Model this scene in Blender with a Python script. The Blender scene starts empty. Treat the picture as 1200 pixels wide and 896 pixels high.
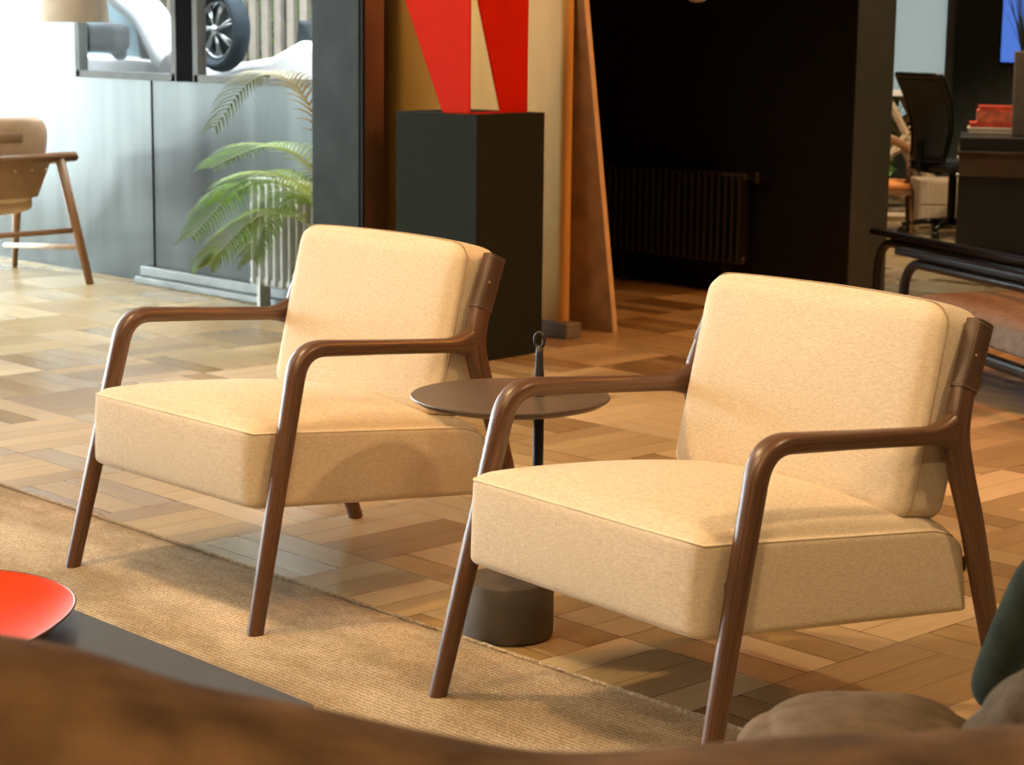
import bpy, bmesh, math, random
from mathutils import Vector, Matrix
random.seed(7)
PI = math.pi
scn = bpy.context.scene
COL = scn.collection

# ------------------------------------------------------------------ helpers
def link(o, parent=None):
    COL.objects.link(o)
    if parent is not None: o.parent = parent
    return o

def obj(name, bm, mat, parent=None, smooth=True, bevel=0.0, segs=2, subsurf=0, loc=None, angle=None):
    me = bpy.data.meshes.new(name)
    bmesh.ops.recalc_face_normals(bm, faces=bm.faces)
    bm.to_mesh(me); bm.free()
    for p in me.polygons: p.use_smooth = smooth
    mats = mat if isinstance(mat, (list, tuple)) else [mat]
    for m in mats: me.materials.append(m)
    o = bpy.data.objects.new(name, me)
    if bevel:
        b = o.modifiers.new('bevel', 'BEVEL'); b.width = bevel; b.segments = segs; b.limit_method = 'ANGLE'; b.angle_limit = 0.7
        b.harden_normals = False
    if subsurf:
        s = o.modifiers.new('sub', 'SUBSURF'); s.levels = subsurf; s.render_levels = subsurf
    if smooth and angle is not None:
        try: me.set_sharp_from_angle(angle=angle)
        except Exception: pass
    if loc is not None: o.location = loc
    return link(o, parent)

def tag(o, label, cat, group=None, kind=None):
    o['label'] = label; o['category'] = cat
    if group: o['group'] = group
    if kind: o['kind'] = kind
    return o

def thing(name, label, cat, loc=(0, 0, 0), rz=0.0, group=None):
    o = bpy.data.objects.new(name, None); o.empty_display_size = 0.1
    o.location = loc; o.rotation_euler = (0, 0, rz)
    link(o); return tag(o, label, cat, group)

def struct(o, label=None, cat=None):
    o['kind'] = 'structure'
    if label: o['label'] = label; o['category'] = cat or 'wall'
    return o

def box(bm, x0, x1, y0, y1, z0, z1, M=None):
    vs = [bm.verts.new(Vector(c)) for c in ((x0,y0,z0),(x1,y0,z0),(x1,y1,z0),(x0,y1,z0),(x0,y0,z1),(x1,y0,z1),(x1,y1,z1),(x0,y1,z1))]
    if M is not None:
        for v in vs: v.co = M @ v.co
    for f in ((0,3,2,1),(4,5,6,7),(0,1,5,4),(1,2,6,5),(2,3,7,6),(3,0,4,7)):
        bm.faces.new([vs[i] for i in f])
    return vs

def new_box(*a, M=None):
    bm = bmesh.new(); box(bm, *a, M=M); return bm

def catmull(pts, n=8, closed=False):
    P = [Vector(p) for p in pts]; out = []
    N = len(P); rng = range(N if closed else N-1)
    for i in rng:
        if closed: p0, p1, p2, p3 = P[i-1], P[i], P[(i+1) % N], P[(i+2) % N]
        else:
            p1, p2 = P[i], P[i+1]
            p0 = P[i-1] if i > 0 else p1*2-p2
            p3 = P[i+2] if i+2 < N else p2*2-p1
        for k in range(n):
            t = k/n
            out.append(0.5*((2*p1)+(-p0+p2)*t+(2*p0-5*p1+4*p2-p3)*t*t+(-p0+3*p1-3*p2+p3)*t**3))
    if not closed: out.append(P[-1])
    return out

def sweep(bm, path, rad, n=14, side=None, ex=2.0, closed=False, cap=True):
    """rad: number, (a,b) or a list of them per path point; a along the side axis, b along the normal; ex = superellipse exponent"""
    uvl = bm.loops.layers.uv.verify()
    P = [Vector(p) for p in path]; N = len(P)
    rr = []
    for i in range(N):
        r = rad[i] if isinstance(rad, list) else rad
        rr.append(r if isinstance(r, tuple) else (r, r))
    T = []
    for i in range(N):
        if closed: t = P[(i+1) % N]-P[i-1]
        elif i == 0: t = P[1]-P[0]
        elif i == N-1: t = P[-1]-P[-2]
        else: t = (P[i+1]-P[i]).normalized()+(P[i]-P[i-1]).normalized()
        T.append(t.normalized() if t.length > 1e-9 else Vector((0, 0, 1)))
    rings = []; s = None; dist = 0; ds = []
    for i in range(N):
        if i > 0: dist += (P[i]-P[i-1]).length
        ds.append(dist)
        t = T[i]
        if side is not None: sv = Vector(side)
        elif s is None: sv = Vector((0, 0, 1)).cross(t); sv = sv if sv.length > 1e-3 else Vector((1, 0, 0))
        else: sv = s
        sv = (sv - t*sv.dot(t)).normalized(); s = sv
        nv = t.cross(sv).normalized()
        a, b = rr[i]; ring = []
        for k in range(n):
            th = 2*PI*k/n; c, d = math.cos(th), math.sin(th)
            x = math.copysign(abs(c)**(2/ex), c)*a; y = math.copysign(abs(d)**(2/ex), d)*b
            ring.append(bm.verts.new(P[i]+sv*x+nv*y))
        rings.append(ring)
    M = N if closed else N-1
    for i in range(M):
        r0, r1 = rings[i], rings[(i+1) % N]
        for k in range(n):
            f = bm.faces.new((r0[k], r0[(k+1) % n], r1[(k+1) % n], r1[k]))
            d1 = ds[i+1] if i+1 < N else ds[i]+0.01
            for l, (u, v) in zip(f.loops, ((ds[i], k/n), (ds[i], (k+1)/n), (d1, (k+1)/n), (d1, k/n))): l[uvl].uv = (u, v)
    if cap and not closed:
        bm.faces.new(list(reversed(rings[0]))); bm.faces.new(rings[-1])
    return rings

def lathe(bm, prof, n=48, c=(0, 0, 0), capb=True, capt=True):
    rings = []
    for r, z in prof:
        rings.append([bm.verts.new((c[0]+r*math.cos(2*PI*k/n), c[1]+r*math.sin(2*PI*k/n), c[2]+z)) for k in range(n)])
    for a, b in zip(rings, rings[1:]):
        for k in range(n): bm.faces.new((a[k], a[(k+1) % n], b[(k+1) % n], b[k]))
    if capb: bm.faces.new(list(reversed(rings[0])))
    if capt: bm.faces.new(rings[-1])

def hexmap(C, p):
    """C: 8 corners indexed [sx][sy][sz]; p in [-1,1]^3"""
    x, y, z = [(q+1)/2 for q in p]
    r = Vector((0, 0, 0))
    for i in (0, 1):
        for j in (0, 1):
            for k in (0, 1):
                r += Vector(C[i][j][k])*((x if i else 1-x)*(y if j else 1-y)*(z if k else 1-z))
    return r

def roundp(p, R):
    q = [max(-(1-r), min(1-r, c)) for c, r in zip(p, R)]
    d = [(c-qq)/r for c, qq, r in zip(p, q, R)]
    l = math.sqrt(sum(v*v for v in d))
    if l < 1e-9: return list(p)
    k = max(abs(v) for v in d)/l if l > 0 else 1
    # keep faces flat, round edges and corners
    m = 1.0/l if l > 1 else 1.0
    return [qq+dd*m*r for qq, dd, r in zip(q, d, R)]

def cushion(bm, C, R, bulge=(0, 0, 0, 0, 0, 0), n=14, wrinkle=0.0, seed=0, deform=None):
    """soft block in the hexahedron C; R = relative edge radii; bulge = (x-,x+,y-,y+,z-,z+) metres"""
    rnd = random.Random(seed)
    tmp = {}
    ph = [rnd.uniform(0, 6.28) for _ in range(6)]
    def vert(p):
        key = tuple(round(v, 5) for v in p)
        if key in tmp: return tmp[key]
        x, y, z = p
        q = roundp(p, R)
        w = hexmap(C, q)
        fx, fy, fz = 1-x*x, 1-y*y, 1-z*z
        ex = (hexmap(C, (1, q[1], q[2]))-hexmap(C, (-1, q[1], q[2]))).normalized()
        ey = (hexmap(C, (q[0], 1, q[2]))-hexmap(C, (q[0], -1, q[2]))).normalized()
        ez = (hexmap(C, (q[0], q[1], 1))-hexmap(C, (q[0], q[1], -1))).normalized()
        def sat(v): return max(0.0, v)**0.55
        bx = bulge[0]*(-1) if x < 0 else bulge[1]
        by = bulge[2]*(-1) if y < 0 else bulge[3]
        bz = bulge[4]*(-1) if z < 0 else bulge[5]
        w += ex*bx*abs(x)*sat(fy)*sat(fz) + ey*by*abs(y)*sat(fx)*sat(fz) + ez*bz*abs(z)*sat(fx)*sat(fy)
        if wrinkle:
            s = math.sin(w.x*31+ph[0]+2*math.sin(w.y*17+ph[1]))*math.sin(w.y*27+ph[2]+1.5*math.sin(w.z*19+ph[3]))*math.sin(w.z*23+ph[4]+w.x*9)
            w += (ez*(z)+ex*x+ey*y)*wrinkle*s
        if deform: w = deform(w, z)
        v = bm.verts.new(w); tmp[key] = v; return v
    # denser spacing near edges
    def g(i):
        t = -1+2*i/n
        return math.sin(t*PI/2)*0.55+t*0.45
    ts = [g(i) for i in range(n+1)]
    for ax in range(3):
        for sgn in (-1, 1):
            for i in range(n):
                for j in range(n):
                    c = []
                    for a, b in ((i, j), (i+1, j), (i+1, j+1), (i, j+1)):
                        p = [0, 0, 0]; p[ax] = sgn; p[(ax+1) % 3] = ts[a]; p[(ax+2) % 3] = ts[b]
                        c.append(vert(p))
                    if len(set(c)) == 4: bm.faces.new(c if sgn > 0 else c[::-1])
    return vert

def hexC(front_bottom, front_top, back_bottom, back_top, w):
    """(y,z) pairs, mirrored across x with half width w"""
    return [[[(s*w, *front_bottom), (s*w, *front_top)], [(s*w, *back_bottom), (s*w, *back_top)]] for s in (-1, 1)]

# ------------------------------------------------------------------ materials
def nm(name):
    m = bpy.data.materials.new(name); m.use_nodes = True
    nt = m.node_tree; b = nt.nodes['Principled BSDF']
    return m, nt, b

def N(nt, t, **kw):
    n = nt.nodes.new(t)
    for k, v in kw.items():
        if k in n.inputs: n.inputs[k].default_value = v
        else: setattr(n, k, v)
    return n

def ramp(nt, fac, stops):
    r = nt.nodes.new('ShaderNodeValToRGB'); e = r.color_ramp.elements
    while len(e) < len(stops): e.new(0.5)
    for k, (p, c) in zip(e, stops): k.position = p; k.color = (*c, 1)
    nt.links.new(fac, r.inputs[0]); return r

def sc(c, k): return tuple(min(1, v*k) for v in c)

def plain(name, c, rough=0.5, metal=0.0, var=0.12, scale=12.0, bump=0.0, bscale=60.0, spec=0.5, coat=0.0, stretch=(1, 1, 1)):
    m, nt, b = nm(name)
    tc = N(nt, 'ShaderNodeTexCoord'); mp = N(nt, 'ShaderNodeMapping'); mp.inputs['Scale'].default_value = stretch
    nt.links.new(tc.outputs['Object'], mp.inputs[0])
    no = N(nt, 'ShaderNodeTexNoise', Scale=scale, Detail=5.0)
    nt.links.new(mp.outputs[0], no.inputs['Vector'])
    r = ramp(nt, no.outputs['Fac'], [(0.3, sc(c, 1-var)), (0.7, sc(c, 1+var))])
    nt.links.new(r.outputs[0], b.inputs['Base Color'])
    b.inputs['Roughness'].default_value = rough; b.inputs['Metallic'].default_value = metal
    b.inputs['Specular IOR Level'].default_value = spec; b.inputs['Coat Weight'].default_value = coat
    if bump:
        n2 = N(nt, 'ShaderNodeTexNoise', Scale=bscale, Detail=4.0); nt.links.new(mp.outputs[0], n2.inputs['Vector'])
        bp = N(nt, 'ShaderNodeBump', Strength=bump, Distance=0.004); nt.links.new(n2.outputs['Fac'], bp.inputs['Height'])
        nt.links.new(bp.outputs[0], b.inputs['Normal'])
    return m

def wood(name, dark, light, rough=0.35, grain=34.0, uv=True):
    m, nt, b = nm(name)
    tc = N(nt, 'ShaderNodeTexCoord'); mp = N(nt, 'ShaderNodeMapping')
    mp.inputs['Scale'].default_value = (1.6, 2.2, 1) if uv else (3, 3, 0.8)
    nt.links.new(tc.outputs['UV' if uv else 'Object'], mp.inputs[0])
    oi = N(nt, 'ShaderNodeObjectInfo')
    add = N(nt, 'ShaderNodeVectorMath', operation='ADD'); nt.links.new(mp.outputs[0], add.inputs[0])
    cx = N(nt, 'ShaderNodeCombineXYZ'); nt.links.new(oi.outputs['Random'], cx.inputs[2])
    mul = N(nt, 'ShaderNodeVectorMath', operation='SCALE'); mul.inputs['Scale'].default_value = 30; nt.links.new(cx.outputs[0], mul.inputs[0])
    nt.links.new(mul.outputs[0], add.inputs[1])
    st = N(nt, 'ShaderNodeVectorMath', operation='MULTIPLY'); st.inputs[1].default_value = (1.2, 9, 1) if uv else (9, 9, 1)
    nt.links.new(add.outputs[0], st.inputs[0])
    n1 = N(nt, 'ShaderNodeTexNoise', Scale=3.0, Detail=6.0, Distortion=0.6); nt.links.new(st.outputs[0], n1.inputs['Vector'])
    n2 = N(nt, 'ShaderNodeTexNoise', Scale=14.0, Detail=3.0); nt.links.new(st.outputs[0], n2.inputs['Vector'])
    mx = N(nt, 'ShaderNodeMath', operation='MULTIPLY_ADD'); nt.links.new(n2.outputs['Fac'], mx.inputs[0]); mx.inputs[1].default_value = 0.35
    nt.links.new(n1.outputs['Fac'], mx.inputs[2])
    r = ramp(nt, mx.outputs[0], [(0.42, dark), (0.62, tuple((a+c)/2 for a, c in zip(dark, light))), (0.85, light)])
    nt.links.new(r.outputs[0], b.inputs['Base Color'])
    b.inputs['Roughness'].default_value = rough
    bp = N(nt, 'ShaderNodeBump', Strength=0.12, Distance=0.001); nt.links.new(mx.outputs[0], bp.inputs['Height']); nt.links.new(bp.outputs[0], b.inputs['Normal'])
    return m

def fabric(name, c, c2, weave=1100.0, bump=0.5, var=0.10):
    """woven cloth: fine twill lines and irregular slubs"""
    m, nt, b = nm(name)
    tc = N(nt, 'ShaderNodeTexCoord')
    w1 = N(nt, 'ShaderNodeTexWave', Scale=weave/6.28*0.5, Distortion=1.5, Detail=1.0); w1.wave_type = 'BANDS'; w1.bands_direction = 'DIAGONAL'
    w1.inputs['Detail Scale'].default_value = 3.0
    nt.links.new(tc.outputs['Object'], w1.inputs['Vector'])
    sx = N(nt, 'ShaderNodeVectorMath', operation='MULTIPLY'); sx.inputs[1].default_value = (1, 1, 6); nt.links.new(tc.outputs['Object'], sx.inputs[0])
    n1 = N(nt, 'ShaderNodeTexNoise', Scale=90.0, Detail=3.0); nt.links.new(sx.outputs[0], n1.inputs['Vector'])
    sy = N(nt, 'ShaderNodeVectorMath', operation='MULTIPLY'); sy.inputs[1].default_value = (7, 7, 1); nt.links.new(tc.outputs['Object'], sy.inputs[0])
    n2 = N(nt, 'ShaderNodeTexNoise', Scale=80.0, Detail=3.0); nt.links.new(sy.outputs[0], n2.inputs['Vector'])
    n3 = N(nt, 'ShaderNodeTexNoise', Scale=500.0, Detail=2.0); nt.links.new(tc.outputs['Object'], n3.inputs['Vector'])
    a = N(nt, 'ShaderNodeMath', operation='MULTIPLY_ADD'); nt.links.new(w1.outputs['Fac'], a.inputs[0]); a.inputs[1].default_value = 0.14; nt.links.new(n1.outputs['Fac'], a.inputs[2])
    a2 = N(nt, 'ShaderNodeMath', operation='MULTIPLY_ADD'); nt.links.new(n2.outputs['Fac'], a2.inputs[0]); a2.inputs[1].default_value = 0.6; nt.links.new(a.outputs[0], a2.inputs[2])
    a3 = N(nt, 'ShaderNodeMath', operation='MULTIPLY_ADD'); nt.links.new(n3.outputs['Fac'], a3.inputs[0]); a3.inputs[1].default_value = 0.45; nt.links.new(a2.outputs[0], a3.inputs[2])
    r = ramp(nt, a3.outputs[0], [(0.75, c2), (1.0, tuple((p+q)/2 for p, q in zip(c, c2))), (1.25, c)])
    for e, p in zip(r.color_ramp.elements, (0.50, 0.72, 0.95)): e.position = p
    dv = N(nt, 'ShaderNodeMath', operation='DIVIDE'); nt.links.new(a3.outputs[0], dv.inputs[0]); dv.inputs[1].default_value = 1.5
    nt.links.new(dv.outputs[0], r.inputs[0])
    nt.links.new(r.outputs[0], b.inputs['Base Color'])
    b.inputs['Roughness'].default_value = 0.9; b.inputs['Specular IOR Level'].default_value = 0.15
    b.inputs['Sheen Weight'].default_value = 0.15; b.inputs['Sheen Roughness'].default_value = 0.5
    bp = N(nt, 'ShaderNodeBump', Strength=bump, Distance=0.0012); nt.links.new(a3.outputs[0], bp.inputs['Height']); nt.links.new(bp.outputs[0], b.inputs['Normal'])
    return m

def emit(name, c, s):
    m, nt, b = nm(name); b.inputs['Base Color'].default_value = (*c, 1)
    b.inputs['Emission Color'].default_value = (*c, 1); b.inputs['Emission Strength'].default_value = s; return m

def glass_pane(name, tint=(1, 1, 1), refl=0.06):
    m, nt, b = nm(name); nt.nodes.remove(b)
    t = N(nt, 'ShaderNodeBsdfTransparent'); t.inputs[0].default_value = (*tint, 1)
    g = N(nt, 'ShaderNodeBsdfGlossy'); g.inputs['Roughness'].default_value = 0.02
    mx = N(nt, 'ShaderNodeMixShader'); mx.inputs[0].default_value = 0.004; nt.links.new(t.outputs[0], mx.inputs[1]); nt.links.new(g.outputs[0], mx.inputs[2])
    nt.links.new(mx.outputs[0], nt.nodes['Material Output'].inputs[0]); return m

def parquet():
    """basket-weave oak blocks: four planks to a block, alternate blocks turned"""
    m, nt, b = nm('oak parquet')
    S, K = 0.42, 4
    L = nt.links.new
    geo = N(nt, 'ShaderNodeNewGeometry'); sp = N(nt, 'ShaderNodeSeparateXYZ'); L(geo.outputs['Position'], sp.inputs[0])
    def M(op, a, bb=None, c=None):
        n = N(nt, 'ShaderNodeMath', operation=op)
        for i, v in enumerate((a, bb, c)):
            if v is None: continue
            if isinstance(v, (int, float)): n.inputs[i].default_value = v
            else: L(v, n.inputs[i])
        return n.outputs[0]
    u = M('DIVIDE', M('ADD', sp.outputs[0], 2.46+S*100), S); v = M('DIVIDE', M('ADD', sp.outputs[1], -3.50+S*100), S)
    iu, iv = M('FLOOR', u), M('FLOOR', v); fu, fv = M('FRACT', u), M('FRACT', v)
    par = M('MODULO', M('ADD', iu, iv), 2.0); par = M('GREATER_THAN', par, 0.5)     # 1: planks along Y
    inv = M('SUBTRACT', 1.0, par)
    across = M('ADD', M('MULTIPLY', fu, par), M('MULTIPLY', fv, inv))
    along = M('ADD', M('MULTIPLY', fv, par), M('MULTIPLY', fu, inv))
    pk = M('FLOOR', M('MULTIPLY', across, K)); pf = M('FRACT', M('MULTIPLY', across, K))
    idv = N(nt, 'ShaderNodeCombineXYZ'); L(iu, idv.inputs[0]); L(iv, idv.inputs[1]); L(M('ADD', pk, M('MULTIPLY', par, 7.0)), idv.inputs[2])
    wn = N(nt, 'ShaderNodeTexWhiteNoise'); L(idv.outputs[0], wn.inputs['Vector'])
    bid = N(nt, 'ShaderNodeCombineXYZ'); L(iu, bid.inputs[0]); L(iv, bid.inputs[1]); bid.inputs[2].default_value = 0.5
    wb = N(nt, 'ShaderNodeTexWhiteNoise'); L(bid.outputs[0], wb.inputs['Vector'])
    # grain, long along the plank
    gv = N(nt, 'ShaderNodeCombineXYZ'); L(M('MULTIPLY', along, 1.4), gv.inputs[0]); L(M('MULTIPLY', across, 22.0), gv.inputs[1]); L(M('MULTIPLY', wn.outputs['Value'], 40.0), gv.inputs[2])
    g1 = N(nt, 'ShaderNodeTexNoise', Scale=2.2, Detail=6.0, Distortion=0.5); L(gv.outputs[0], g1.inputs['Vector'])
    tone = M('ADD', M('MULTIPLY', wn.outputs['Value'], 0.36), M('ADD', M('MULTIPLY', g1.outputs['Fac'], 0.32), M('MULTIPLY', wb.outputs['Value'], 0.32)))
    r = ramp(nt, tone, [(0.20, (0.25, 0.168, 0.070)), (0.42, (0.36, 0.262, 0.118)), (0.60, (0.45, 0.345, 0.172)), (0.82, (0.60, 0.48, 0.275))])
    # seams
    e1 = M('MINIMUM', pf, M('SUBTRACT', 1.0, pf)); e2 = M('MULTIPLY', M('MINIMUM', along, M('SUBTRACT', 1.0, along)), K)
    e = M('MINIMUM', e1, e2); seam = N(nt, 'ShaderNodeMapRange'); L(e, seam.inputs[0])
    seam.inputs[1].default_value = 0.006; seam.inputs[2].default_value = 0.022
    n4 = N(nt, 'ShaderNodeTexNoise', Scale=2.5, Detail=2.0); L(geo.outputs['Position'], n4.inputs['Vector'])
    sm = M('MAXIMUM', seam.outputs[0], M('SUBTRACT', 1.0, M('MULTIPLY', n4.outputs['Fac'], 1.5)))
    sm = M('MAXIMUM', sm, seam.outputs[0])
    mix = N(nt, 'ShaderNodeMix', data_type='RGBA'); L(sm, mix.inputs[0]); mix.inputs[6].default_value = (0.045, 0.025, 0.012, 1); L(r.outputs[0], mix.inputs[7])
    L(mix.outputs[2], b.inputs['Base Color'])
    rg = M('ADD', M('ADD', 0.19, M('MULTIPLY', par, 0.14)), M('MULTIPLY', wn.outputs['Value'], 0.14)); L(rg, b.inputs['Roughness'])
    h = M('ADD', M('MULTIPLY', sm, 0.7), M('ADD', M('MULTIPLY', g1.outputs['Fac'], 0.25), M('MULTIPLY', wn.outputs['Value'], 0.3)))
    bp = N(nt, 'ShaderNodeBump', Strength=0.35, Distance=0.0015); L(h, bp.inputs['Height']); L(bp.outputs[0], b.inputs['Normal'])
    return m

def rug_mat():
    m, nt, b = nm('ribbed jute weave'); L = nt.links.new
    geo = N(nt, 'ShaderNodeTexCoord')
    sp = N(nt, 'ShaderNodeVectorMath', operation='MULTIPLY'); sp.inputs[1].default_value = (0.45, 1, 1); L(geo.outputs['Object'], sp.inputs[0])
    w = N(nt, 'ShaderNodeTexWave', Scale=26.0, Distortion=7.0, Detail=4.0); w.bands_direction = 'Y'; w.inputs['Detail Scale'].default_value = 6.0
    L(geo.outputs['Object'], w.inputs['Vector'])
    k = N(nt, 'ShaderNodeTexNoise', Scale=95.0, Detail=2.0); L(geo.outputs['Object'], k.inputs['Vector'])
    p = N(nt, 'ShaderNodeTexNoise', Scale=2.6, Detail=5.0, Roughness=0.6); L(sp.outputs[0], p.inputs['Vector'])
    wear = ramp(nt, p.outputs['Fac'], [(0.36, (0.32, 0.25, 0.16)), (0.48, (0.50, 0.395, 0.25)), (0.62, (0.74, 0.62, 0.44))])
    a = N(nt, 'ShaderNodeMath', operation='MULTIPLY'); L(w.outputs['Fac'], a.inputs[0]); L(k.outputs['Fac'], a.inputs[1])
    dk = ramp(nt, a.outputs[0], [(0.06, (0.66, 0.60, 0.52)), (0.40, (1, 1, 1))])
    mx = N(nt, 'ShaderNodeMix', data_type='RGBA', blend_type='MULTIPLY'); mx.inputs[0].default_value = 1.0
    L(wear.outputs[0], mx.inputs[6]); L(dk.outputs[0], mx.inputs[7]); L(mx.outputs[2], b.inputs['Base Color'])
    b.inputs['Roughness'].default_value = 0.95; b.inputs['Specular IOR Level'].default_value = 0.1
    bp = N(nt, 'ShaderNodeBump', Strength=0.9, Distance=0.006); L(a.outputs[0], bp.inputs['Height']); L(bp.outputs[0], b.inputs['Normal'])
    return m

def steel_mat():
    m, nt, b = nm('brushed zinc sheet'); L = nt.links.new
    tc = N(nt, 'ShaderNodeTexCoord'); mp = N(nt, 'ShaderNodeMapping'); mp.inputs['Scale'].default_value = (6, 6, 0.5); L(tc.outputs['Object'], mp.inputs[0])
    n = N(nt, 'ShaderNodeTexNoise', Scale=1.3, Detail=6.0); L(mp.outputs[0], n.inputs['Vector'])
    r = ramp(nt, n.outputs['Fac'], [(0.3, (0.027, 0.033, 0.030)), (0.7, (0.049, 0.057, 0.053))]); L(r.outputs[0], b.inputs['Base Color'])
    b.inputs['Metallic'].default_value = 0.95
    rr = N(nt, 'ShaderNodeMapRange'); L(n.outputs['Fac'], rr.inputs[0]); rr.inputs[3].default_value = 0.27; rr.inputs[4].default_value = 0.42; L(rr.outputs[0], b.inputs['Roughness'])
    n2 = N(nt, 'ShaderNodeTexNoise', Scale=2.0, Detail=3.0); L(tc.outputs['Object'], n2.inputs['Vector'])
    bp = N(nt, 'ShaderNodeBump', Strength=0.15, Distance=0.02); L(n2.outputs['Fac'], bp.inputs['Height']); L(bp.outputs[0], b.inputs['Normal'])
    return m

WALNUT = wood('walnut', (0.030, 0.014, 0.007), (0.160, 0.078, 0.038), rough=0.34)
TEAK = wood('teak', (0.16, 0.075, 0.03), (0.36, 0.19, 0.09), rough=0.4)
PALEWOOD = wood('pale ash', (0.45, 0.32, 0.2), (0.62, 0.48, 0.33), rough=0.5, uv=False)
CREAM = fabric('cream linen weave', (0.76, 0.65, 0.48), (0.52, 0.415, 0.28))
PIPING = plain('cream piping', (0.74, 0.63, 0.47), 0.85, bump=0.3, bscale=300, spec=0.15)
SEAM = plain('cream seam thread', (0.40, 0.29, 0.18), 0.9, spec=0.1)
LEATHER = plain('brown saddle leather', (0.085, 0.047, 0.028), 0.42, var=0.2, scale=25, bump=0.25, bscale=350)
STITCH = plain('pale stitching', (0.24, 0.165, 0.11), 0.8)
BRASS = plain('brass stud', (0.75, 0.55, 0.3), 0.3, metal=1.0)
BLACK = plain('black lacquer', (0.007, 0.007, 0.0065), 0.28, spec=0.35)
BLACKM = plain('black powder coat', (0.016, 0.016, 0.015), 0.45, bump=0.08, bscale=400)
DISC = plain('dark bronze tabletop', (0.105, 0.078, 0.058), 0.36, var=0.15, scale=30, bump=0.05, bscale=500)
BASEM = plain('dark cast concrete', (0.085, 0.075, 0.060), 0.6, var=0.18, scale=18, bump=0.15, bscale=160)
PLINTH = plain('charcoal painted plinth', (0.019, 0.0225, 0.0165), 0.85, var=0.10, scale=60, bump=0.08, bscale=200, spec=0.06)
REDM = plain('red lacquered sheet', (0.54, 0.016, 0.003), 0.7, var=0.04, spec=0.04)
REDPLATE = plain('red enamel', (0.62, 0.048, 0.008), 0.6, var=0.04, spec=0.07)
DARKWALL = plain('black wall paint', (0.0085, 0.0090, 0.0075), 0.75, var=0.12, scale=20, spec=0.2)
DARKRAD = plain('black radiator paint', (0.014, 0.014, 0.011), 0.45)
BEIGE = plain('honey lacquered panel', (0.50, 0.290, 0.072), 0.6, var=0.07, scale=3, spec=0.25, stretch=(4, 4, 0.5))
GREYST = plain('grey stone foot', (0.16, 0.145, 0.125), 0.7, var=0.15, scale=30)
STONE = plain('tan stone slab', (0.40, 0.27, 0.145), 0.5, var=0.28, scale=9, bump=0.3, bscale=60)
POSTM = plain('dark blued steel', (0.016, 0.022, 0.018), 0.6, metal=0.0, spec=0.08, var=0.35, scale=7, bump=0.1, bscale=90)
BRONZE = plain('bronze edge', (0.16, 0.075, 0.030), 0.35, metal=0.5, var=0.2, scale=5, stretch=(5, 5, .5))
STEEL = steel_mat()
ALU = plain('satin aluminium', (0.50, 0.52, 0.52), 0.4, metal=0.7)
MULLION = plain('matt black mullion', (0.002, 0.002, 0.002), 0.9, spec=0.02)
FRAMEM = plain('matt grey window frame', (0.13, 0.14, 0.14), 0.8, spec=0.1)
BASEALU = plain('dull grey metal', (0.17, 0.19, 0.185), 0.45, metal=0.5)
CEIL = plain('off-white ceiling with an added light-cutting strip over the yard', (0.55, 0.52, 0.48), 0.85)
DARKROOM = plain('dark grey wall', (0.05, 0.055, 0.048), 0.7)
PARQUET = parquet()
RUG = rug_mat()
TABLETOP = plain('graphite lacquer table', (0.045, 0.042, 0.040), 0.30, var=0.15, scale=5)
SUEDE = plain('brown suede', (0.170, 0.098, 0.046), 0.95, var=0.48, scale=13, bump=0.5, bscale=40, spec=0.1)
TAUPE = plain('taupe melange cloth', (0.100, 0.077, 0.052), 0.95, var=0.25, scale=40, bump=0.4, bscale=220, spec=0.1)
BENCHC = plain('grey brown bench cloth', (0.20, 0.155, 0.115), 0.9, var=0.2, scale=30, bump=0.3, bscale=200, spec=0.15)
GREENC = plain('bottle green cloth', (0.024, 0.031, 0.024), 0.95, var=0.3, scale=30, bump=0.4, bscale=220, spec=0.1)
TANLEATHER = plain('tan leather', (0.60, 0.40, 0.25), 0.5, var=0.12, bump=0.15, bscale=150)
TANDARK = plain('cognac leather', (0.40, 0.23, 0.12), 0.5, var=0.12, bump=0.15, bscale=150)
LEAF = plain('palm leaflet green', (0.26, 0.45, 0.085), 0.4, var=0.3, scale=6)
LEAFPALE = plain('dry palm leaflet', (0.34, 0.36, 0.19), 0.5, var=0.3, scale=6)
STEMG = plain('palm stem green', (0.20, 0.25, 0.08), 0.5)
POTM = plain('anthracite pot', (0.05, 0.05, 0.05), 0.6)
SOIL = plain('potting soil', (0.05, 0.035, 0.02), 0.95, bump=0.6)
RADM = plain('pale grey radiator', (0.50, 0.52, 0.50), 0.4)
SHADE = plain('oatmeal lampshade cloth', (0.52, 0.44, 0.34), 0.85, bump=0.2, bscale=250)
MESHM = plain('black mesh cloth', (0.016, 0.018, 0.018), 0.6, var=0.3, scale=80, bump=0.4, bscale=500)
ORANGE = plain('orange woven seat', (0.72, 0.26, 0.065), 0.75, bump=0.6, bscale=160)
CUSHG = plain('mushroom suede', (0.150, 0.104, 0.060), 0.9, var=0.28, scale=24, spec=0.15)
WHITE = plain('white gloss paint', (0.82, 0.84, 0.85), 0.25, var=0.02)
CARDARK = plain('dark grey car plastic', (0.035, 0.042, 0.046), 0.7, spec=0.1)
CARGLASS = plain('blue tinted car glass', (0.30, 0.46, 0.52), 0.1, var=0.08)
TYRE = plain('black tyre rubber', (0.045, 0.058, 0.07), 0.8, spec=0.1)
SILVER = plain('silver alloy', (0.62, 0.66, 0.68), 0.28, metal=0.8)
GREENH = plain('garden hedge leaves', (0.12, 0.22, 0.05), 0.7, var=0.5, scale=20, bump=1.0, bscale=30)
FENCEM = plain('weathered fence boards', (0.32, 0.27, 0.22), 0.8)
PAVE = plain('pale paving', (0.45, 0.45, 0.44), 0.85, var=0.12)
SCREENB = emit('blue screen glow', (0.10, 0.24, 0.85), 1.1)
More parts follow.
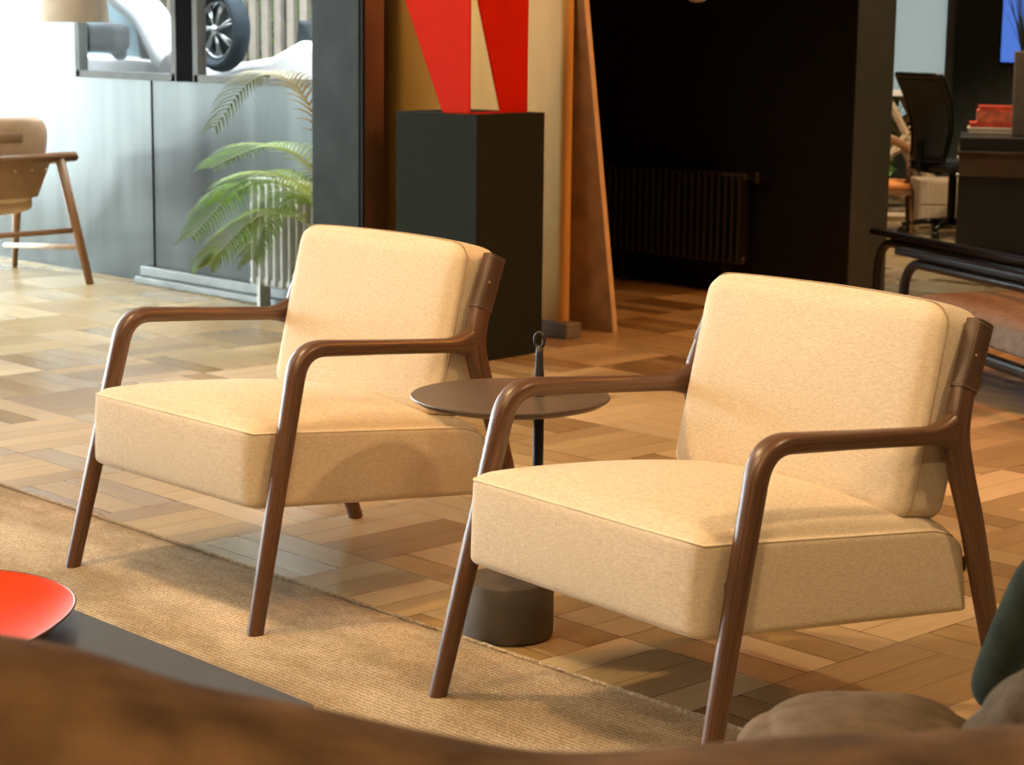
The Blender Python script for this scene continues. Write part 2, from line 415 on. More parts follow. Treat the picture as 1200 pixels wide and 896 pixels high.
BOOKR = plain('red cloth cover', (0.62, 0.075, 0.03), 0.6, var=0.3, scale=14)
BOOKR2 = plain('coral printed cover', (0.72, 0.16, 0.08), 0.5, var=0.45, scale=22)
PAPER = plain('cream page block', (0.66, 0.58, 0.44), 0.8)
VASEM = plain('grey brown stoneware', (0.13, 0.10, 0.075), 0.7, var=0.2, scale=14, bump=0.3)
GRASSM = plain('dark spiky leaves', (0.035, 0.045, 0.025), 0.5, var=0.4)
SMOKE = plain('smoked bronze gloss', (0.09, 0.055, 0.035), 0.12, var=0.1)
WINGLASS = glass_pane('window glass')
FROST, _nt, _b = nm('frosted window film')
_b.inputs['Base Color'].default_value = (0.55, 0.62, 0.62, 1); _b.inputs['Roughness'].default_value = 0.7
_nt.nodes.remove(_b)
_tr = N(_nt, 'ShaderNodeBsdfTranslucent'); _tr.inputs[0].default_value = (0.125, 0.130, 0.124, 1)
_df = N(_nt, 'ShaderNodeBsdfDiffuse'); _df.inputs[0].default_value = (0.15, 0.17, 0.17, 1)
_ad = N(_nt, 'ShaderNodeAddShader'); _nt.links.new(_tr.outputs[0], _ad.inputs[0]); _nt.links.new(_df.outputs[0], _ad.inputs[1]); _nt.links.new(_ad.outputs[0], _nt.nodes['Material Output'].inputs[0])

# ------------------------------------------------------------------ the setting
bm = new_box(-12.7, 3.0, -4.0, 13.5, -0.1, 0.0)
struct(obj('floor', bm, PARQUET, smooth=False), 'oak basket-weave parquet floor', 'floor')
bm = bmesh.new(); box(bm, -12.7, 3.0, -4.0, 5.83, 2.95, 3.05); box(bm, -7.4, 3.0, 5.83, 6.75, 2.95, 3.05); box(bm, -12.7, 3.0, 6.75, 8.3, 2.95, 3.05); box(bm, -7.4, 3.0, 8.3, 8.62, 2.95, 3.05); box(bm, -12.7, 3.0, 8.62, 13.5, 2.95, 3.05)  # strip over the yard added to cut the sky light there
struct(obj('ceiling', bm, CEIL, smooth=False), 'off-white ceiling with an added light-cutting strip over the yard', 'ceiling')
bm = new_box(2.9, 3.0, -4.0, 13.5, 0, 2.95); struct(obj('wall_right', bm, DARKROOM, smooth=False), 'dark grey wall at the right', 'wall')
bm = new_box(-12.6, 3.0, -4.1, -4.0, 0, 2.95); struct(obj('wall_front', bm, DARKROOM, smooth=False), 'dark grey wall behind the camera', 'wall')
# shop front: low sill, lintel and two mullions around an open glazed bay; pier added to darken the zinc wall's reflection
bm = bmesh.new(); box(bm, -12.75, -12.6, -4.0, -3.2, 0, 2.95); box(bm, -12.75, -12.6, -3.2, 5.7, 2.75, 2.95); box(bm, -12.75, -12.6, -3.2, 5.7, 0, 0.12); box(bm, -12.75, -12.6, 1.5, 3.05, 0.12, 2.75)
for yy in (-0.9, 4.4): box(bm, -12.72, -12.64, yy-0.03, yy+0.03, 0.12, 2.75)
struct(obj('wall_shopfront', bm, DARKROOM, smooth=False), 'glazed shop front opening with an added unseen pier at the far left', 'wall')

# zinc wall with two window openings
WY = 5.713
wx = [(-9.283, -8.385), (-8.222, -7.25)]
zb, zt = 1.02, 2.2
bm = bmesh.new()
box(bm, -12.7, wx[0][0], WY, WY+0.03, 0, 2.95); box(bm, wx[0][0], wx[1][1], WY, WY+0.03, 0, zb); box(bm, wx[0][0], wx[1][1], WY, WY+0.03, zt, 2.95)
box(bm, wx[0][1], wx[1][0], WY, WY+0.03, zb, zt); box(bm, wx[1][1], -7.0, WY, WY+0.03, 0, 2.95)
# a sheet joint, as a narrow raised fold
box(bm, -8.640, -8.622, WY-0.006, WY, 0.05, zb)
struct(obj('wall_left', bm, STEEL, smooth=False), 'brushed zinc clad wall under two windows', 'wall')
for i, (a, b_) in enumerate(wx):
    bm = bmesh.new(); t = 0.03
    box(bm, a-0.01, a+t, WY-0.022, WY+0.03, zb-0.005, zt); box(bm, b_-t, b_+0.01, WY-0.022, WY+0.03, zb-0.005, zt)
    box(bm, a, b_, WY-0.022, WY+0.03, zb-0.005, zb+t); box(bm, a, b_, WY-0.022, WY+0.03, zt-t, zt)
    w = struct(obj('window_%d' % (i+1), bm, FRAMEM, smooth=False), ['window with grey metal frame showing a car door mirror', 'window with grey metal frame showing a car wheel'][i], 'window')
    obj('glass_pane', new_box(a+t, b_-t, WY+0.010, WY+0.016, zb+t, zt-t), WINGLASS, w, smooth=False)
bm = new_box(wx[0][1]+0.012, wx[1][0]-0.012, WY-0.02, WY+0.0, zb-0.005, zt)
struct(obj('trim_1', bm, MULLION, smooth=False), 'black mullion strip between the two windows', 'trim')
bm = bmesh.new(); box(bm, -8.70, -6.95, 5.64, WY, 0, 0.035); box(bm, -8.70, -6.95, 5.675, WY, 0.035, 0.085)
struct(obj('baseboard_left', bm, BASEALU, smooth=False, bevel=0.006), 'stepped grey metal baseboard under the zinc wall', 'baseboard')

# dark steel column with a bronze return
bm = new_box(-6.676, -6.367, 5.2, 5.30, 0, 2.95)
col_ = struct(obj('steel_column', bm, POSTM, smooth=False, bevel=0.006), 'dark blued steel column beside the palm', 'column')
obj('edge_strip', new_box(-6.367, -6.352, 5.205, 5.30, 0, 2.95), DARKWALL, col_, smooth=False)
obj('bronze_return', new_box(-6.362, -6.345, 5.215, 5.31, 0, 2.95), BRONZE, col_, smooth=False)

# honey partition with rounded free edge, on a stone foot
bm = bmesh.new()
prof = [(-7.26, 6.0), (-6.03, 6.0)]
for k in range(9):
    a = -PI/2+PI*k/8; prof.append((-6.03+0.03*math.cos(a), 6.03+0.03*math.sin(a)))
prof.append((-7.26, 6.06))
lo = [bm.verts.new((x, y, 0.07)) for x, y in prof]; hi = [bm.verts.new((x, y, 2.95)) for x, y in prof]
n = len(prof)
for k in range(n): bm.faces.new((lo[k], lo[(k+1) % n], hi[(k+1) % n], hi[k]))
bm.faces.new(lo[::-1]); bm.faces.new(hi)
wm = struct(obj('wall_middle', bm, BEIGE, smooth=True, angle=0.6), 'honey coloured partition behind the black plinth', 'wall')
obj('stone_foot', new_box(-7.26, -5.955, 5.985, 6.075, 0, 0.068), GREYST, wm, smooth=False, bevel=0.006)
# black rear wall with a returned end
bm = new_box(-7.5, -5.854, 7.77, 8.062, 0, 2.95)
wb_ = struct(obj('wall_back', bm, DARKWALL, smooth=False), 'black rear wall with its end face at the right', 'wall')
obj('lit_end_face', new_box(-5.854, -5.849, 7.77, 8.062, 0, 2.95), plain('lit black wall tone', (0.045, 0.047, 0.036), 0.7), wb_, smooth=False)  # lighter than the wall: lamplight on this side put into the colour
bm = bmesh.new(); prism_ = [(-7.30, 5.745), (-7.24, 5.745), (-7.42, 7.77), (-7.50, 7.77)]; lo = [bm.verts.new((x, y, 0)) for x, y in prism_]; hi = [bm.verts.new((x, y, 2.95)) for x, y in prism_]; [bm.faces.new((lo[k], lo[(k+1) % 4], hi[(k+1) % 4], hi[k])) for k in range(4)]; bm.faces.new(lo[::-1]); bm.faces.new(hi); struct(obj('wall_niche', bm, DARKWALL, smooth=False), 'black side of the niche behind the partition', 'wall')
# office beyond: rear wall with a frosted window
RY = 13.35
bm = bmesh.new()
box(bm, -12.7, -9.83, RY, RY+0.1, 0, 2.95); box(bm, -9.83, -9.16, RY, RY+0.1, 0, 0.62); box(bm, -9.83, -9.16, RY, RY+0.1, 2.6, 2.95); box(bm, -9.16, 3.0, RY, RY+0.1, 0, 2.95)
struct(obj('wall_rear', bm, DARKROOM, smooth=False), 'dark grey wall of the office beyond', 'wall')
bm = bmesh.new(); box(bm, -9.19, -9.13, RY-0.03, RY+0.06, 0.6, 2.62); box(bm, -9.86, -9.83, RY-0.03, RY+0.06, 0.6, 2.62); box(bm, -9.86, -9.13, RY-0.03, RY+0.06, 0.6, 0.63)
w3 = struct(obj('window_3', bm, ALU, smooth=False), 'frosted office window beyond the black wall', 'window')
obj('frosted_pane', new_box(-9.83, -9.19, RY+0.02, RY+0.028, 0.63, 2.6), FROST, w3, smooth=False)
bm = new_box(-12.7, -12.6, 5.8, 13.4, 0, 2.95); struct(obj('wall_office', bm, DARKROOM, smooth=False), 'far left wall of the office', 'wall')
bm = new_box(-12.6, -7.4, 8.6, 8.7, 0, 2.95); struct(obj('wall_yard', bm, DARKROOM, smooth=False), 'dark wall closing the yard', 'wall')

# ------------------------------------------------------------------ rug
RX0, RX1, RY0, RY1 = -7.4, 0.6, -1.2, 2.812
bm = bmesh.new()
nx, ny = 160, 40
g = [[None]*(ny+1) for _ in range(nx+1)]
rnd = random.Random(3)
for i in range(nx+1):
    e = 0.0
    for j in range(ny+1):
        x = RX0+(RX1-RX0)*i/nx; y = RY0+(RY1-RY0)*(j/ny)**0.6
        if j == ny: y += e
        z = 0.007 if 0 < j < ny and 0 < i < nx else 0.001
        g[i][j] = bm.verts.new((x, y, z))
for i in range(nx):
    for j in range(ny): bm.faces.new((g[i][j], g[i+1][j], g[i+1][j+1], g[i][j+1]))
rug = obj('rug', bm, RUG)
tag(rug, 'golden ribbed jute rug under the front legs of the armchairs', 'rug')
bm = bmesh.new()
sweep(bm, [(g_, RY1-0.003+0.0006*math.sin(k*1.7), 0.005+0.0006*math.sin(k*2.3)) for k, g_ in enumerate([RX0+(RX1-RX0)*i/400 for i in range(401)])], 0.0045, n=6)
obj('bound_edge', bm, RUG, rug)

# ------------------------------------------------------------------ armchair
def lerp(a, b, t): return tuple(p+(q-p)*t for p, q in zip(a, b))

SEAT = hexC((0.030, 0.268), (0.036, 0.447), (0.752, 0.197), (0.728, 0.376), 0.324)
BACK = hexC((0.545, 0.403), (0.640, 0.797), (0.672, 0.385), (0.772, 0.770), 0.308)

def seat_round(w, z):
    t = max(0.0, (w.y-0.615)/0.13)
    return w-Vector((0, 0.0, 0.060*t**2.2*max(0.0, (z+1)/2)))

def armchair(loc, rz, label, dseat, group):
    t = thing('armchair', label, 'armchair', loc, rz, group)
    # seat cushion: deep wedge with a crowned top
    bm = bmesh.new()
    vf = cushion(bm, SEAT, (0.105, 0.085, 0.19), bulge=(0.004, 0.004, 0.010, 0.006, 0.0, 0.050), n=22, deform=seat_round)
    seat = obj('seat_cushion', bm, CREAM, t, subsurf=1)
    seat.location.z = dseat
    # piping along the top edges of the seat
    bm = bmesh.new(); tmp = bmesh.new()
    vf = cushion(tmp, SEAT, (0.105, 0.085, 0.19), bulge=(0.004, 0.004, 0.010, 0.006, 0.0, 0.050), n=2, deform=seat_round)
    pts = []
    m = 0.0
    def q(x, y, z): return vf((x, y, z)).co.copy()
    ys = [0.86-1.66*k/24 for k in range(24)]+[-0.80-0.20*k/14 for k in range(15)]
    xs = [1-0.14*k/14 for k in range(1, 15)]+[0.86-1.72*k/30 for k in range(1, 31)]+[-0.86-0.14*k/14 for k in range(1, 15)]
    P = [q(1, y, 0.90) for y in ys]+[q(x, -1, 0.90) for x in xs]+[q(-1, y, 0.90) for y in reversed(ys[:-1])]
    sweep(bm, P, 0.0026, n=8); tmp.free()
    obj('piping', bm, PIPING, seat)
    # back cushion
    bm = bmesh.new()
    BR, BB = (0.15, 0.30, 0.17), (0.004, 0.004, 0.012, 0.03, 0.0, 0.016)
    vf = cushion(bm, BACK, BR, bulge=BB, n=18)
    back = obj('back_cushion', bm, CREAM, t, subsurf=1)
    back.location.z = dseat*0.3
    bm = bmesh.new(); tmp = bmesh.new(); vf = cushion(tmp, BACK, BR, bulge=BB, n=2)
    P = []
    zs = [-0.93+1.73*k/26 for k in range(26)]+[0.80+0.20*k/12 for k in range(13)]
    xs = [1-0.18*k/12 for k in range(1, 13)]+[0.82-1.64*k/34 for k in range(1, 35)]+[-0.82-0.18*k/12 for k in range(1, 13)]
    P = [q(1, -0.66, z) for z in zs]+[q(x, -0.66, 1) for x in xs]+[q(-1, -0.66, z) for z in reversed(zs[:-1])]
    P = [p+Vector((0.0006*(1 if p.x > 0 else -1)*(abs(p.x) > 0.28), 0, 0.0006)) for p in P]
    sweep(bm, P, 0.0016, n=5); tmp.free()
    obj('seam', bm, SEAM, back)
    for s in (-1, 1):
        F = (s*0.368, 0.0, 0.0); A = (s*0.338, 0.148, 0.606); B = (s*0.343, 0.645, 0.566)
        d = Vector(A)-Vector(F)
        # front leg, foot to just below the elbow
        top = lerp(F, A, 0.90)
        path = [lerp(F, top, k/14) for k in range(15)]
        rad = [lerp((0.0165, 0.0175), (0.0205, 0.0215), k/14) for k in range(15)]
        bm = bmesh.new(); sweep(bm, path, rad, n=20, side=(1, 0, 0), ex=2.5)
        obj('leg', bm, WALNUT, t, angle=0.8)
        # armrest: elbow, top rail and flared end that grows into the rear leg
        e0 = Vector(lerp(F, A, 0.897)); Av = Vector(A); Bv = Vector(B)
        dr = (Bv-Av).normalized(); path = []; rad = []
        rr = (Av-e0).length
        for k in range(13):
            u = k/12
            p = (1-u)**2*e0+2*u*(1-u)*Av+u*u*(Av+dr*rr)
            path.append(p); w = math.sin(u*PI*0.5)
            rad.append((0.0205+0.0045*w, 0.0215-0.0030*w))
        st = Av+dr*rr
        nseg = 44
        for k in range(1, nseg+1):
            u = k/nseg; p = st.lerp(Bv+dr*0.004, u)
            e = max(0.0, (u-0.80)/0.20)
            wid = 0.025-0.006*min(1, u/0.55)
            hgt = 0.0185-0.0015*min(1, u*3)+0.052*(1-math.sqrt(max(0, 1-e*e)))**0.9
            p = p+Vector((0, 0.012*e, 0.008*e**2))
            path.append(p); rad.append((wid, hgt))
        bm = bmesh.new(); sweep(bm, path, rad, n=20, side=(1, 0, 0), ex=2.6)
        obj('armrest', bm, WALNUT, t, angle=0.9)
        # rear leg and back post in one bent piece
        R = (s*0.335, 0.845, 0.0)
        ctrl = [R, (s*0.337, 0.783, 0.18), (s*0.340, 0.716, 0.38), (s*0.343, 0.668, 0.50), (s*0.343, 0.652, 0.572), (s*0.338, 0.672, 0.645), (s*0.328, 0.716, 0.738), (s*0.326, 0.724, 0.754)]
        path = catmull(ctrl, 6); nn = len(path); rad = []
        for k, p in enumerate(path):
            z = p.z
            if z < 0.5: r = lerp((0.0175, 0.0185), (0.0215, 0.026), z/0.5)
            elif z < 0.6: r = lerp((0.0215, 0.026), (0.0205, 0.027), (z-0.5)/0.1)
            else: r = lerp((0.0205, 0.027), (0.016, 0.024), min(1, (z-0.6)/0.09))
            rad.append(r)
        bm = bmesh.new(); sweep(bm, path, rad, n=20, side=(1, 0, 0), ex=2.4)
        leg = obj('leg', bm, WALNUT, t, angle=0.8)
        # saddle-leather sleeve on the post
        up = [p for p in path if p.z > 0.640]
        p0, p1 = up[0], Vector((s*0.3255, 0.727, 0.764))
        pp = [p0.lerp(p1, k/8) for k in range(9)]
        bm = bmesh.new(); sweep(bm, pp, [(0.0190, 0.0275)]*9, n=24, side=(1, 0, 0), ex=3.2)
        sl = obj('leather_sleeve', bm, LEATHER, t, angle=0.8)
        ax = (p1-p0).normalized(); nv = ax.cross(Vector((1, 0, 0))).normalized()
        bm = bmesh.new()
        for f_ in (0.035, 0.965):
            c = p0.lerp(p1, f_); ring = []
            for k in range(28):
                th = 2*PI*k/28; cs, sn = math.cos(th), math.sin(th)
                ring.append(c+Vector((1, 0, 0))*math.copysign(abs(cs)**(2/3.2), cs)*0.0193+nv*math.copysign(abs(sn)**(2/3.2), sn)*0.0278)
            sweep(bm, ring, 0.0007, n=4, closed=True)
        sweep(bm, [p0.lerp(p1, 0.03)-nv*0.0240+Vector((s*0.0168, 0, 0)), p0.lerp(p1, 0.97)-nv*0.0240+Vector((s*0.0168, 0, 0))], 0.0007, n=4)
        obj('stitching', bm, STITCH, sl)
        bm = bmesh.new()
        c = p0.lerp(p1, 0.50)+Vector((s*0.0180, 0, 0))-nv*0.012
        bmesh.ops.create_uvsphere(bm, u_segments=12, v_segments=8, radius=0.0032, matrix=Matrix.Translation(c))
        obj('rivet', bm, BRASS, sl)
    # leather belt that joins the posts behind the cushion
    bm = bmesh.new()
    pts = [(-0.315+0.63*k/16, 0.735+0.045*math.sin(PI*k/16)**0.6, 0.715) for k in range(17)]
    sweep(bm, pts, [(0.003, 0.035)]*17, n=12, side=(0, 1, 0.2), ex=5)
    obj('leather_belt', bm, LEATHER, t, angle=0.8)
    # rails that carry the seat between the legs
    for y, z, hw in ((0.092, 0.36, 0.345), (0.735, 0.30, 0.31)):
        bm = new_box(-hw, hw, y-0.010, y+0.010, z-0.015, z+0.015)
        obj('seat_rail', bm, WALNUT, t, smooth=False, bevel=0.004)
    return t

armchair((-3.765, 2.486, 0.0), math.radians(-0.27), 'cream linen armchair with walnut arms left of the small round table, nearer the zinc wall', -0.006, 'cream lounge armchairs')
armchair((-2.471, 2.480, 0.0), math.radians(-4.65), 'cream linen armchair with walnut arms right of the small round table, nearest the foreground cushions', 0.007, 'cream lounge armchairs')

# ------------------------------------------------------------------ side table
t = thing('side_table', 'small round dark side table with a looped carrying handle between the armchairs', 'side table', (-3.06, 2.91, 0))
bm = bmesh.new(); lathe(bm, [(0.090, 0.0), (0.097, 0.004), (0.0985, 0.012), (0.0985, 0.118), (0.0955, 0.124), (0.0, 0.125)], 64, capt=False)
obj('base', bm, BASEM, t, angle=0.6)
Z = 0.522
bm = bmesh.new(); lathe(bm, [(0.0, Z-0.022), (0.165, Z-0.020), (0.196, Z-0.012), (0.210, Z-0.003), (0.2115, Z-0.0005), (0.2105, Z+0.002), (0.0, Z+0.002)], 96, capb=False, capt=False)
obj('tabletop', bm, DISC, t, angle=0.6)
px_, py_ = 0.045, 0.040
bm = bmesh.new(); lathe(bm, [(0.0115, 0.12), (0.0115, Z-0.02)], 24, c=(px_, py_, 0)); obj('pole', bm, BLACKM, t)
bm = bmesh.new(); lathe(bm, [(0.0125, Z), (0.0125, Z+0.02), (0.011, Z+0.045), (0.0085, Z+0.068), (0.0078, Z+0.09), (0.0078, Z+0.108)], 24, c=(px_, py_, 0))
c = Vector((px_, py_, Z+0.121)); dv = Vector((0.93, 0.37, 0))
sweep(bm, [c+dv*0.0105*math.cos(a)+Vector((0, 0, 0.0155*math.sin(a))) for a in [2*PI*k/28 for k in range(28)]], 0.0042, n=10, closed=True)
obj('handle', bm, BLACKM, t)

# ------------------------------------------------------------------ plinth and red sculpture
ang = math.radians(5.6)
pl = thing('plinth', 'tall charcoal plinth carrying the red sculpture', 'plinth', (-5.75, 5.277, 0), ang)
LX, LY, PH = 0.434, 0.402, 0.962
bm = new_box(-LX, 0, 0, LY, 0.0, PH)
obj('body', bm, PLINTH, pl, smooth=False, bevel=0.004)
obj('recessed_foot', new_box(-LX+0.03, -0.03, 0.03, LY-0.03, -0.0, 0.012), BLACK, pl, smooth=False)
# folded red sheet: two tapering legs rising from a narrow foot bar
sculpt = thing('sculpture', 'red folded sheet sculpture standing on the charcoal plinth', 'sculpture', (-5.75, 5.277, PH), ang)
def prism(bm, poly_bottom, poly_top):
    a = [bm.verts.new(p) for p in poly_bottom]; b = [bm.verts.new(p) for p in poly_top]; n = len(a)
    for k in range(n): bm.faces.new((a[k], a[(k+1) % n], b[(k+1) % n], b[k]))
    bm.faces.new(a[::-1]); bm.faces.new(b)
# left wing: flares outward as it rises; right wing: a sheet with a tall triangular opening
TH = 0.008; H1 = 0.72
def sheet(name, poly, axis):
    """poly of (t, z) points in the vertical plane through the corner (-0.06, 0.02); axis 'x' runs left, 'y' runs back"""
    bm = bmesh.new()
    if axis == 'x': a = [(-0.06-t, 0.02, z) for t, z in poly]; b = [(-0.06-t, 0.02+TH, z) for t, z in poly]
    else: a = [(-0.06, 0.02+t, z) for t, z in poly]; b = [(-0.06-TH, 0.02+t, z) for t, z in poly]
    prism(bm, a, b)
    return obj(name, bm, REDM, sculpt, smooth=False, bevel=0.0015)
sheet('left_wing', [(0, 0), (0.140, 0), (0.350+0.28*0.476, H1), (0, H1)], 'x')
sheet('right_wing', [(0.183, 0.006), (0.345, 0.006), (0.345, H1), (0, H1), (0, 0.576)], 'y')
# the return that closes the left wing, slightly turned inward
bm = bmesh.new(); prism(bm, [(-0.20, 0.02, 0), (-0.192, 0.02, 0), (-0.16, 0.10, 0), (-0.168, 0.10, 0)], [(-0.543, 0.02, H1), (-0.535, 0.02, H1), (-0.50, 0.10, H1), (-0.508, 0.10, H1)])
obj('folded_return', bm, REDM, sculpt, smooth=False)
bm = bmesh.new(); box(bm, -0.072, -0.06, 0.02, 0.365, 0, 0.006); box(bm, -0.20, -0.06, 0.02, 0.032, 0, 0.006)
obj('foot_bar', bm, REDM, sculpt, smooth=False)

# ------------------------------------------------------------------ leaning stone slab
sl = thing('stone_slab', 'tall tan stone slab leaning against the end of the honey partition', 'stone slab', (-5.975, 6.29, 0))
lean = math.atan2(0.215, 1.41)
M = Matrix.Rotation(lean, 4, 'X')
H = 1.72
bm = bmesh.new(); box(bm, -0.62, 0, 0, 0.022, 0, H, M=M)
s_ = obj('panel', bm, STONE, sl, smooth=False, bevel=0.002)
bm = bmesh.new(); box(bm, 0.0, 0.004, -0.002, 0.024, 0, H, M=M); obj('polished_edge', bm, plain('polished stone edge', (0.62, 0.46, 0.27), 0.3), sl, smooth=False)

# ------------------------------------------------------------------ radiators
def radiator(name, label, loc, rz, L, H, z0, n, m, depth=0.09, pipe=False, wf=0.30):
    t = thing(name, label, 'radiator', loc, rz)
    for k in range(n):
        x = L*(k+0.5)/n; w = L/n*wf
        bm = bmesh.new(); sweep(bm, [(x, 0, z0+0.02), (x, 0, z0+H-0.02)], (w, depth/2), n=12, side=(1, 0, 0), ex=3)
        obj('column', bm, m, t, angle=0.8)
    for z in (z0+0.03, z0+H-0.03):
        bm = bmesh.new(); sweep(bm, [(0, 0, z), (L, 0, z)], 0.022, n=12); obj('header', bm, m, t)
    for x in (L*0.12, L*0.88):
        obj('foot', new_box(x-0.012, x+0.012, -0.03, 0.03, 0, z0+0.03), m, t, smooth=False)
    if pipe:
        bm = bmesh.new(); sweep(bm, [(L, 0, z0+H-0.03), (L+0.10, 0, z0+H-0.03)], 0.011, n=10); sweep(bm, [(L+0.085, 0, z0+H-0.03), (L+0.085, 0.06, z0+H-0.03)], 0.009, n=8)
        lathe(bm, [(0.02, -0.022), (0.022, 0), (0.016, 0.03)], 16, c=(L+0.06, 0, z0+H-0.03))
        obj('valve', bm, m, t, angle=0.8)
    return t
radiator('radiator', 'black column radiator on the black rear wall', (-7.33, 7.68, 0), 0, 0.92, 0.47, 0.145, 21, DARKRAD, pipe=True)
radiator('radiator', 'pale grey column radiator half hidden behind the palm', (-7.61, 5.585, 0), 0, 0.62, 0.52, 0.095, 11, RADM, depth=0.07, wf=0.22)

rp_ = [o for o in bpy.data.objects if o.name.startswith('radiator')][-1]
obj('gap_shade_sheet', new_box(0.01, 0.61, 0.045, 0.055, 0.09, 0.60), DARKRAD, rp_, smooth=False)  # dark sheet added for the shade in the gaps between columns

# ------------------------------------------------------------------ palm
palm = thing('potted_palm', 'potted palm with arching feathery fronds beside the steel column', 'plant', (-6.62, 5.44, 0))
PX, PY = -6.62, 5.44
bm = bmesh.new(); lathe(bm, [(0.085, 0), (0.09, 0.01), (0.115, 0.23), (0.118, 0.25), (0.106, 0.25), (0.104, 0.22), (0.0, 0.22)], 40, capt=False); obj('pot', bm, POTM, palm, angle=0.6)
bm = bmesh.new(); lathe(bm, [(0.104, 0.215), (0.06, 0.228), (0.0, 0.23)], 24, capb=False, capt=False); obj('soil', bm, SOIL, palm)
def frond(ctrl, leaf, m, n=36, spread=0.9, droop=0.35, seed=1):
    rnd = random.Random(seed)
    path = catmull([Vector(c)-Vector((PX, PY, 0)) for c in ctrl], 14)
    Ls = len(path)
    bm = bmesh.new(); sweep(bm, path, [0.0055*(1-0.8*k/(Ls-1))+0.0008 for k in range(Ls)], n=6)
    st = obj('frond', bm, STEMG, palm)
    bm = bmesh.new()
    for k in range(n):
        u = 0.30+0.70*k/(n-1); f = u*(Ls-1); i = min(Ls-2, int(f)); p = path[i].lerp(path[i+1], f-i)
        t = (path[i+1]-path[i]).normalized(); up = Vector((0, 0, 1)); sd = t.cross(up)
        sd = sd.normalized() if sd.length > 1e-3 else Vector((1, 0, 0))
        nn = sd.cross(t).normalized()
        ln = leaf*(0.35+0.65*math.sin(PI*min(1, (u-0.30)/0.70*0.80+0.16)))*rnd.uniform(0.9, 1.1)
        for s in (-1, 1):
            d0 = (t*0.62+sd*s*spread*1.15+nn*0.30).normalized()
            pts = []; q = p.copy(); d = d0.copy(); steps = 5
            for j in range(steps+1):
                pts.append(q.copy()); q = q+d*(ln/steps); d = (d+Vector((0, 0, -droop*0.30))+Vector((rnd.uniform(-.03, .03), rnd.uniform(-.03, .03), 0))).normalized()
            wv = (d0.cross(nn)).normalized()
            prev = None
            for j, q in enumerate(pts):
                w = 0.0052*(1-(j/steps)**2)*(0.55+0.45*min(1, j))+0.0003
                a, b, c = bm.verts.new(q-wv*w), bm.verts.new(q+nn*w*0.35), bm.verts.new(q+wv*w)
                if prev: bm.faces.new((prev[0], a, b, prev[1])); bm.faces.new((prev[1], b, c, prev[2]))
                prev = (a, b, c)
    obj('leaflets', bm, m, st)
Yp = 5.44
frond([(PX, PY, 0.22), (-6.72, 5.40, 0.60), (-6.95, 5.38, 0.98), (-7.16, 5.38, 1.075), (-7.36, 5.37, 1.03), (-7.58, 5.36, 0.84)], 0.20, LEAFPALE, droop=0.75, spread=0.55, seed=2)
frond([(PX, PY, 0.22), (-6.76, 5.42, 0.52), (-7.00, 5.40, 0.725), (-7.22, 5.38, 0.765), (-7.42, 5.37, 0.72), (-7.62, 5.36, 0.65)], 0.22, LEAF, droop=0.55, spread=0.7, seed=3)
frond([(PX, PY, 0.22), (-6.78, 5.40, 0.46), (-7.03, 5.36, 0.60), (-7.26, 5.32, 0.60), (-7.46, 5.30, 0.50), (-7.66, 5.28, 0.34)], 0.25, LEAF, n=40, droop=0.8, spread=0.8, seed=4)
frond([(PX, PY, 0.22), (-6.80, 5.36, 0.40), (-7.02, 5.30, 0.50), (-7.20, 5.26, 0.44), (-7.36, 5.24, 0.32), (-7.44, 5.22, 0.24)], 0.24, LEAF, n=40, droop=0.8, spread=0.8, seed=5)
frond([(PX, PY, 0.22), (-6.84, 5.42, 0.44), (-7.02, 5.42, 0.56), (-7.18, 5.42, 0.52), (-7.30, 5.41, 0.40), (-7.36, 5.40, 0.26)], 0.24, LEAF, n=40, droop=0.7, spread=0.9, seed=6)
frond([(PX, PY, 0.22), (-6.72, 5.36, 0.48), (-6.90, 5.32, 0.62), (-7.06, 5.28, 0.66), (-7.24, 5.26, 0.62), (-7.38, 5.24, 0.52)], 0.22, LEAF, n=40, droop=0.6, spread=0.9, seed=8)

# ------------------------------------------------------------------ leather lounge chair at the left, facing the shop front
lc = thing('lounge_chair', 'tan leather lounge chair on splayed wooden legs by the zinc wall', 'chair', (-9.06, 5.0, 0), PI/2)
# bucket shell, open to local +y: rings of a U-shaped plan
bm = bmesh.new()
def ucurve(w, d, n=28):
    pts = []
    for k in range(n+1):
        a = -0.30+(PI+0.60)*k/n
        pts.append((math.copysign(abs(math.cos(a))**0.45, math.cos(a))*w, -math.copysign(abs(math.sin(a))**0.6, math.sin(a))*d))
    return pts
levels = [(0.405, 0.225, 0.10), (0.44, 0.262, 0.125), (0.52, 0.288, 0.145), (0.62, 0.318, 0.155), (0.72, 0.335, 0.165), (0.775, 0.335, 0.165), (0.815, 0.315, 0.160), (0.832, 0.27, 0.150)]
rings = []
for side_ in (0, 1):
    for z, w, d in (levels if side_ == 0 else levels[::-1]):
        o_ = 0.0 if side_ == 0 else -0.045
        rings.append([bm.verts.new((x, y*(1.0)+0.0, z-(0.16*max(0, (abs(2*k/28-1)-0.55)/0.45)**1.5 if z > 0.6 else 0))) for k, (x, y) in enumerate(ucurve(w+o_, d+o_))])
for a, b in zip(rings, rings[1:]+rings[:1]):
    for k in range(len(a)-1): bm.faces.new((a[k], a[k+1], b[k+1], b[k]))
for kk in (0, -1):
    f = [r[kk] for r in rings]; bm.faces.new(f if kk else f[::-1])
obj('shell', bm, TANLEATHER, lc, subsurf=1)
bm = bmesh.new(); C8 = [[[(s*0.26, y, z-0.04*(y < 0)) for z in (0.40, 0.50)] for y in (-0.08, 0.52)] for s in (-1, 1)]
cushion(bm, C8, (0.2, 0.2, 0.5), bulge=(0, 0, 0, 0, 0.04, 0.03), n=10); obj('seat_cushion', bm, TANLEATHER, lc, subsurf=1)
